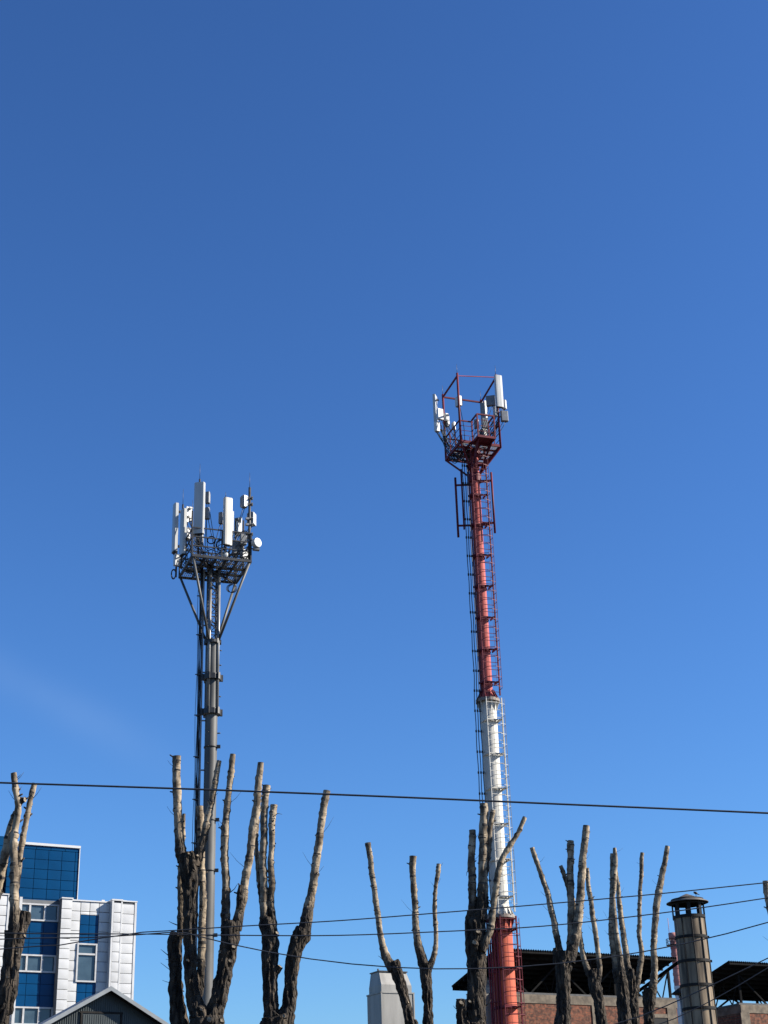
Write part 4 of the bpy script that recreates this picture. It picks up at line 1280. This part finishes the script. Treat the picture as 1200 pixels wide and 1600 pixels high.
TREE_GROUP = 'pollarded poplars along the street'
def tree(D, label, zoom, trunks, limbs, prunes=(), twigs=(), seed=1, root_px=None):
    ox, oy, s = zoom
    def Q(zx, zy, dy=0): return P(ox + zx / s, oy + zy / s, D + dy)
    def Rr(zx, zy, w): return w / s * MPP(ox + zx / s, oy + zy / s, D) / 2
    b0 = Q(trunks[0][0][0], trunks[0][0][1], trunks[0][0][3] if len(trunks[0][0]) > 3 else 0)
    ground = V((root_px if root_px is not None else b0.x, b0.y, 0))
    root = thing('pollarded_tree', ground, label, 'tree', TREE_GROUP)
    rnd = random.Random(seed)
    mats = [M['bark'], M['cut'], M['scar']]
    mb = MB()
    for i, tr in enumerate(trunks):
        pts = [(Q(a[0], a[1], a[3] if len(a) > 3 else 0), Rr(*a[:3])) for a in tr]
        p, r = pts[0]
        if i == 0:
            pts = [(ground - Z * .05, r * 1.55), (ground + Z * .5, r * 1.22), (ground.lerp(p, .55), r * 1.08)] + pts
        elif p.z < b0.z + .2 and abs(p.x - b0.x) > .05:      # secondary stems leave the bole lower down
            pts = [(V((ground.x + (p.x - ground.x) * .35, p.y, max(p.z - 1.6, .4))), r * 1.0)] + pts
        branch(mb, pts, seed * 13 + i, True, 42, .02, 1.0, 1.0)
    for (zx, zy, dy, r, nx, nz) in prunes:
        pruning(mb, Q(zx, zy, dy), V((nx, -1, nz)), r, rnd)
    mb.build('trunk', mats, root)
    for i, lb in enumerate(limbs):
        mb = MB()
        pts = [(Q(a[0], a[1], a[3] if len(a) > 3 else 0), Rr(*a[:3])) for a in lb]
        sp = branch(mb, pts, seed * 17 + i + 100, False, 14, .022, .95, 0.0, True, rnd.uniform(.45, 1.3))
        for k in range(rnd.choice((3, 4, 5, 6))):          # short spurs left by the saw
            j = rnd.randrange(len(sp) // 4, len(sp) - 2)
            p, r = sp[j]; a = rnd.uniform(-math.pi, math.pi)
            d = V((math.cos(a), math.sin(a) * .6, rnd.uniform(.2, .8))).normalized()
            mb.tube([p + d * r * .6, p + d * (r + rnd.uniform(.02, .07))], [.016, .009], 6, 2)
        lo = mb.build('limb', mats, root)
        if rnd.random() < .85:                          # fine shoots
            for k in range(rnd.choice((1, 2, 3))):
                tw = MB()
                j = rnd.randrange(len(sp) // 3, len(sp) - 1)
                p, r = sp[j]; sg = rnd.choice((-1, 1))
                d = V((sg * rnd.uniform(.3, .8), rnd.uniform(-.4, .2), rnd.uniform(.2, .9))); L = rnd.uniform(.08, .3)
                tw.tube([p + V((sg * r * .8, 0, 0)), p + V((sg * r * .9, 0, 0)) + d * L * .5, p + V((sg * r, 0, 0)) + d * L + Z * L * .15], [.004, .003, .0015], 5)
                tw.build('shoot', M['scar'], lo)
    for i, tw in enumerate(twigs):
        mb = MB()
        pts = [Q(a, b, c) for a, b, c in tw]
        mb.tube(pts, [.009 * (1 - .7 * k / (len(pts) - 1)) for k in range(len(pts))], 5)
        mb.build('twig', M['scar'], root)
    return root

ZA, ZB, ZC, ZD = (0, 1180, 3.81), (230, 1150, 3.556), (530, 1230, 3.75), (790, 1260, 2.927)
tree(19, 'thick dark stump with pale forked limbs at the left edge, before the office block', ZA,
     [[(-5, 1600, 118), (20, 1500, 112), (50, 1380, 108), (72, 1230, 104), (82, 1120, 106), (92, 1050, 112)],
      [(95, 1120, 80, .05), (128, 1030, 62, .08), (143, 960, 54, .1), (150, 930, 50, .1)]],
     [[(80, 1060, 62, -.05), (85, 950, 58, -.05), (84, 800, 50, -.05), (82, 620, 46, -.05), (88, 470, 42), (103, 360, 38), (106, 290, 36), (92, 220, 36), (82, 160, 36), (77, 108, 36)],
      [(98, 800, 30, .1), (110, 690, 30, .1), (124, 580, 32, .1), (148, 450, 32, .1), (178, 290, 32, .1), (192, 230, 32, .1), (206, 168, 34, .1)],
      [(-60, 1000, 48, .25), (5, 720, 48, .2), (30, 600, 48, .15), (52, 480, 44, .12), (75, 390, 36, .08), (92, 335, 30, .05)],
      [(108, 300, 34, 0), (128, 272, 34, 0), (150, 264, 28, -.02)]],
     prunes=[(102, 1180, -.22, .022, .1, .1), (44, 1322, -.22, .022, -.1, .1), (148, 1075, -.1, .03, .6, .1)], seed=1)

tree(24, 'largest pollard, three dark stems with pale limbs before the grey mast', ZB,
     [[(330, 1640, 200), (330, 1580, 165)],
      [(300, 1610, 120), (268, 1500, 84), (243, 1350, 70), (240, 1150, 70), (240, 950, 74), (240, 850, 82), (236, 760, 96), (228, 690, 112), (222, 655, 100)],
      [(345, 1600, 120), (385, 1500, 92), (420, 1350, 86), (443, 1220, 92), (460, 1120, 98), (466, 1060, 104), (466, 1030, 84)],
      [(185, 1640, 96, .2), (165, 1500, 76, .2), (157, 1380, 68, .2), (155, 1250, 64, .2), (153, 1150, 74, .2), (172, 1095, 60, .2)],
      [(285, 1450, 40, .25), (292, 1380, 44, .25), (300, 1290, 36, .25)]],
     [[(198, 700, 62), (184, 600, 56), (175, 500, 48), (166, 350, 46), (160, 200, 45), (161, 113, 46)],
      [(268, 720, 56), (292, 640, 46), (310, 570, 44), (328, 490, 40), (350, 400, 35), (368, 300, 33), (385, 215, 32), (399, 137, 27)],
      [(300, 1330, 36, .25), (304, 1220, 46, .25), (306, 1080, 42, .25), (306, 900, 40, .25), (303, 700, 38, .25), (299, 560, 38, .25), (300, 470, 40, .25), (294, 390, 38, .25)],
      [(440, 1080, 60), (435, 1000, 50), (436, 850, 44), (431, 660, 42), (431, 570, 46), (440, 450, 38), (454, 310, 34), (468, 190, 33), (477, 102, 32)],
      [(492, 1080, 64), (510, 990, 54), (530, 900, 50), (546, 800, 44), (566, 670, 42), (590, 520, 44), (604, 400, 42), (618, 270, 37), (632, 148, 34)],
      [(184, 1110, 46, .2), (188, 1010, 40, .2), (188, 900, 34, .2), (183, 770, 28, .2), (194, 620, 22, .2), (205, 433, 18, .2)],
      [(512, 960, 42, -.05), (518, 880, 34, -.05), (522, 830, 26, -.05)]],
     prunes=[(480, 1170, -.16, .045, .3, .2), (460, 1248, -.2, .04, .1, .1), (405, 1200, -.12, .04, -.7, .2), (280, 665, -.1, .03, .5, .6), (232, 655, -.18, .03, 0, .8), (222, 1245, -.14, .03, -.3, .2), (415, 1580, -.26, .045, .2, .1), (345, 1575, -.36, .06, -.1, .1), (175, 1080, 0, .035, .2, 1.2), (300, 1520, -.2, .03, -.1, .1)],
     twigs=[[(205, 1420, .2), (150, 1380, .1), (85, 1358, 0)], [(190, 1360, .2), (140, 1310, .1), (75, 1260, .1)], [(195, 1290, .2), (140, 1245, .1), (102, 1240, .1)], [(130, 1230, .2), (100, 1205, .1), (75, 1185, .1)], [(165, 1050, .2), (140, 1040, .1), (120, 1030, .1)], [(460, 870, 0), (485, 850, -.05), (503, 820, -.08)]], seed=2)

tree(27, 'pollard with two dark stems right of the grey mast, one long limb leaning right', ZB,
     [[(715, 1640, 170), (712, 1590, 140)],
      [(692, 1600, 92), (686, 1480, 80), (684, 1380, 78), (684, 1250, 84), (683, 1120, 90), (672, 1050, 86), (668, 1010, 74)],
      [(765, 1620, 100), (783, 1500, 72), (794, 1400, 64), (804, 1300, 68), (828, 1180, 88), (856, 1110, 98), (872, 1075, 84)],
      [(700, 1330, 34, -.05), (725, 1300, 30, -.08), (740, 1280, 26, -.1)]],
     [[(655, 1060, 58), (650, 950, 46), (648, 820, 42), (644, 680, 40), (648, 500, 40), (655, 360, 38), (662, 276, 42)],
      [(700, 1040, 44), (690, 940, 36), (689, 800, 36), (691, 620, 34), (696, 460, 36), (702, 382, 40)],
      [(645, 980, 34, .12), (630, 860, 30, .12), (614, 720, 25, .12), (604, 600, 25, .12), (612, 462, 20, .12)],
      [(866, 1100, 86), (884, 1020, 68), (904, 910, 50), (928, 760, 45), (952, 610, 42), (974, 450, 40), (996, 305, 40)]],
     prunes=[(722, 1095, -.12, .05, .4, .4), (760, 1555, -.3, .05, -.3, .1), (825, 1120, -.18, .03, -.3, .2)],
     twigs=[[(745, 1560, -.1), (710, 1535, -.15), (688, 1520, -.2)], [(612, 600, .1), (605, 720, .05), (608, 830, .05)], [(700, 450, 0), (725, 430, -.05), (750, 435, -.05)]], seed=3)

tree(33, 'slim pollard stem leaning left with one thin curved limb in front of a grey shaft', ZC,
     [[(440, 1450, 60), (418, 1388, 56), (398, 1300, 52), (378, 1220, 52), (350, 1130, 58), (325, 1060, 70), (312, 1025, 66)],
      [(330, 1060, 50, -.05), (345, 1030, 36, -.05), (355, 1022, 28, -.05)]],
     [[(315, 1070, 66), (280, 1005, 50), (260, 950, 42), (243, 880, 36), (228, 780, 34), (212, 650, 33), (195, 520, 32), (178, 400, 31), (169, 327, 36)]],
     prunes=[(405, 1260, -.12, .03, .8, .2)], twigs=[[(262, 1020, 0), (240, 995, 0), (228, 988, 0)], [(430, 1380, 0), (400, 1345, 0), (385, 1330, 0)]], seed=4)

tree(34, 'upright Y-shaped pollard with two pale limbs between the grey shaft and the thick stump', ZC,
     [[(528, 1450, 56), (524, 1388, 54), (518, 1280, 54), (512, 1180, 56), (506, 1090, 66), (503, 1035, 84)]],
     [[(495, 1040, 70), (475, 970, 56), (458, 890, 44), (446, 780, 38), (438, 620, 36), (431, 490, 36), (433, 406, 44)],
      [(530, 1050, 44), (552, 1000, 34), (568, 930, 28), (566, 830, 26), (561, 720, 24), (569, 580, 22), (583, 450, 27)]],
     seed=5)

tree(27, 'thick dark craggy pollard in front of the base of the red and white mast', ZC,
     [[(800, 1460, 130), (800, 1388, 116), (803, 1280, 106), (806, 1150, 98), (802, 1030, 106), (800, 900, 114), (800, 810, 112), (800, 760, 84)],
      [(745, 1460, 84, -.1), (725, 1388, 70, -.1), (716, 1310, 56, -.1), (714, 1240, 46, -.12)],
      [(785, 900, 60, 0), (775, 800, 66, 0), (782, 730, 60, 0)],
      [(826, 800, 60, -.05), (838, 700, 64, -.05), (840, 640, 60, -.05)]],
     [[(776, 800, 54), (780, 720, 48), (780, 600, 46), (778, 420, 42), (779, 252, 39)],
      [(832, 780, 66, -.05), (838, 680, 62, -.05), (842, 560, 56, -.05), (845, 430, 54, -.05), (847, 280, 50, -.05), (848, 94, 42, -.05)],
      [(858, 520, 26, -.05), (872, 400, 26, -.05), (884, 270, 26, -.05), (902, 135, 28, -.05)],
      [(838, 960, 48, -.1), (864, 890, 44, -.1), (888, 830, 38, -.1), (903, 720, 34, -.1), (914, 620, 34, -.1), (932, 510, 36, -.1), (962, 410, 34, -.1), (1000, 340, 30, -.1), (1045, 265, 25, -.1), (1088, 176, 23, -.1)]],
     prunes=[(814, 845, -.22, .06, .1, .2), (792, 910, -.22, .065, -.2, .1), (765, 1255, -.2, .035, .1, .1), (714, 1262, -.3, .055, .1, .3), (858, 970, -.05, .03, .9, .1), (752, 1035, -.05, .03, -.9, 0)],
     twigs=[[(705, 1310, -.1), (680, 1295, -.1), (668, 1280, -.1)], [(758, 480, 0), (748, 500, 0), (745, 520, 0)], [(860, 1280, -.1), (880, 1260, -.1), (890, 1245, -.1)]], seed=6)

tree(36, 'tall pollard with three long upright limbs, the leftmost tree before the brick workshop', ZD,
     [[(262, 1060, 78), (264, 960, 66), (265, 850, 60), (264, 760, 62), (268, 700, 74), (270, 665, 76)],
      [(240, 720, 36), (236, 680, 36), (234, 648, 30)]],
     [[(250, 690, 40), (238, 620, 29), (222, 530, 27), (200, 430, 25), (176, 350, 24), (146, 262, 22), (122, 188, 21)],
      [(296, 690, 44, .1), (298, 600, 33, .1), (298, 450, 31, .1), (297, 300, 30, .1), (297, 158, 31, .1)],
      [(292, 420, 18, .1), (283, 365, 18, .1), (268, 320, 19, .1), (250, 272, 18, .1)],
      [(288, 710, 62), (312, 630, 48), (328, 550, 40), (339, 430, 37), (350, 290, 35), (361, 160, 32), (369, 88, 31)],
      [(318, 560, 18, .15), (314, 480, 16, .15), (312, 420, 12, .15)]],
     prunes=[(233, 660, -.1, .03, -.5, .5)], seed=7)

tree(40, 'slender pollard leaning left behind the tall three-limbed tree at the brick wall', ZD,
     [[(448, 1060, 52), (440, 995, 48), (428, 900, 48), (412, 830, 52), (400, 780, 52), (392, 745, 44)]],
     [[(420, 800, 34), (428, 740, 24), (424, 680, 21), (413, 600, 23), (400, 500, 23), (386, 410, 21), (376, 340, 20), (372, 282, 17)],
      [(385, 770, 38), (362, 715, 26), (350, 660, 22), (342, 590, 20), (337, 520, 18)]],
     twigs=[[(395, 740, 0), (380, 690, 0), (362, 680, 0)], [(400, 720, 0), (420, 700, 0), (440, 712, 0)], [(300, 745, 0), (318, 742, 0), (332, 748, 0)]], seed=8)

tree(42, 'pollard with two thin limbs twisting round each other, centre of the brick wall', ZD,
     [[(552, 1060, 66), (545, 995, 58), (540, 920, 54), (534, 850, 52), (526, 790, 54), (520, 755, 56)]],
     [[(512, 780, 40), (500, 700, 30), (490, 640, 27), (484, 560, 26), (485, 450, 26), (490, 330, 25), (487, 216, 18)],
      [(532, 780, 40, -.05), (522, 700, 28, -.05), (508, 610, 23, -.05), (498, 520, 22, -.05), (492, 420, 22, -.05), (497, 320, 24, -.05), (502, 250, 22, -.05), (500, 190, 16, -.05)]],
     prunes=[(548, 775, -.1, .035, .5, .4)], seed=9)

tree(44, 'pollard with one straight left limb and one thin wavy right limb before the workshop', ZD,
     [[(594, 1060, 48), (590, 995, 42), (584, 910, 44), (578, 840, 46), (572, 780, 46), (568, 745, 40)]],
     [[(568, 770, 40), (555, 710, 30), (544, 630, 27), (534, 550, 25), (524, 470, 23), (513, 370, 20), (504, 290, 15)],
      [(594, 850, 32), (606, 780, 27), (618, 720, 24), (620, 650, 22), (611, 570, 20), (614, 440, 18), (620, 300, 18), (626, 213, 18)]],
     seed=10)

tree(43, 'pollard with a single tall limb bending right, nearest the metal chimney', ZD,
     [[(658, 1060, 52), (656, 995, 46), (655, 930, 50), (656, 870, 58), (662, 835, 56)],
      [(648, 900, 34), (643, 865, 30), (640, 845, 26)]],
     [[(664, 880, 46), (676, 810, 36), (679, 730, 30), (677, 640, 28), (681, 560, 28), (690, 460, 31), (702, 380, 31), (718, 300, 26), (741, 182, 20)]],
     prunes=[(666, 902, -.12, .04, .1, .1)], seed=11)

tree(30, 'pollard limb just entering the frame at the right edge above the wires', ZD,
     [[(1330, 1100, 70), (1310, 900, 66), (1285, 760, 64)]],
     [[(1290, 780, 50), (1250, 640, 36), (1220, 520, 30), (1200, 420, 26), (1193, 342, 30)]], seed=12)

# ------------------------------------------------------------------ overhead wires
def wire(px, D, r, label, ends=(-6, 6)):
    pts = [P(x, y, D) for x, y in px]
    pts = [pts[0] + (pts[0] - pts[1]).normalized() * 18] + pts + [pts[-1] + (pts[-1] - pts[-2]).normalized() * 18]
    sp = spline([(p, 0) for p in pts], .25)
    b = MB(); b.tube([p for p, _ in sp], r, 8)
    o = b.build('overhead_wire', M['wire'])
    tag(o, label, 'wire')
def para(x0, x1, xm, ym, k0, k1, n=24):
    return [(x, ym - (k0 if x < xm else k1) * (x - xm) ** 2) for x in [x0 + (x1 - x0) * i / n for i in range(n + 1)]]
wire([(-420, 1209), (0, 1223), (300, 1233), (600, 1244.5), (900, 1257.5), (1200, 1270.5), (1620, 1290)], 15, .0098,
     'thickest overhead cable, topmost, running across the whole picture above the pollards')
wire([(-420, 1530), (0, 1483), (92, 1477), (157, 1466), (223, 1456.5), (260, 1454.5), (380, 1447), (530, 1438.5), (690, 1426), (850, 1412.7), (1030, 1396.5), (1193, 1379.6), (1600, 1338)], 17.0, .0062,
     'second wire from the top, rising rightward just above the rain cap of the stack')
wire([(-420, 1450), (0, 1458), (120, 1459), (230, 1459.5), (380, 1461.5), (530, 1461.5), (690, 1455.5), (850, 1447), (1030, 1427), (1200, 1402.8), (1600, 1340)], 17.1, .0062,
     'third wire from the top, level on the left and crossing the crown of the stack')
wire([(-420, 1486), (0, 1467.5), (131, 1465), (210, 1461), (262, 1457)] + para(290, 1200, 703, 1514, 3.3e-4, 2.95e-4, 14) + [(1600, 1280)], 17.05, .0062,
     'fourth wire, sagging deeply in the middle below the fork of the Y-shaped pollard')
wire([(700, 1680), (1000, 1588), (1040, 1572), (1067, 1560), (1100, 1545), (1150, 1521), (1200, 1497), (1500, 1340)], 17.2, .006,
     'steep thin wire climbing to the right across the lower part of the metal stack')
wire([(760, 1690), (1053, 1592), (1093, 1573), (1118, 1560), (1145, 1545), (1200, 1512), (1500, 1330)], 24, .007,
     'lowest steep wire crossing the foot of the metal stack toward the right roof')
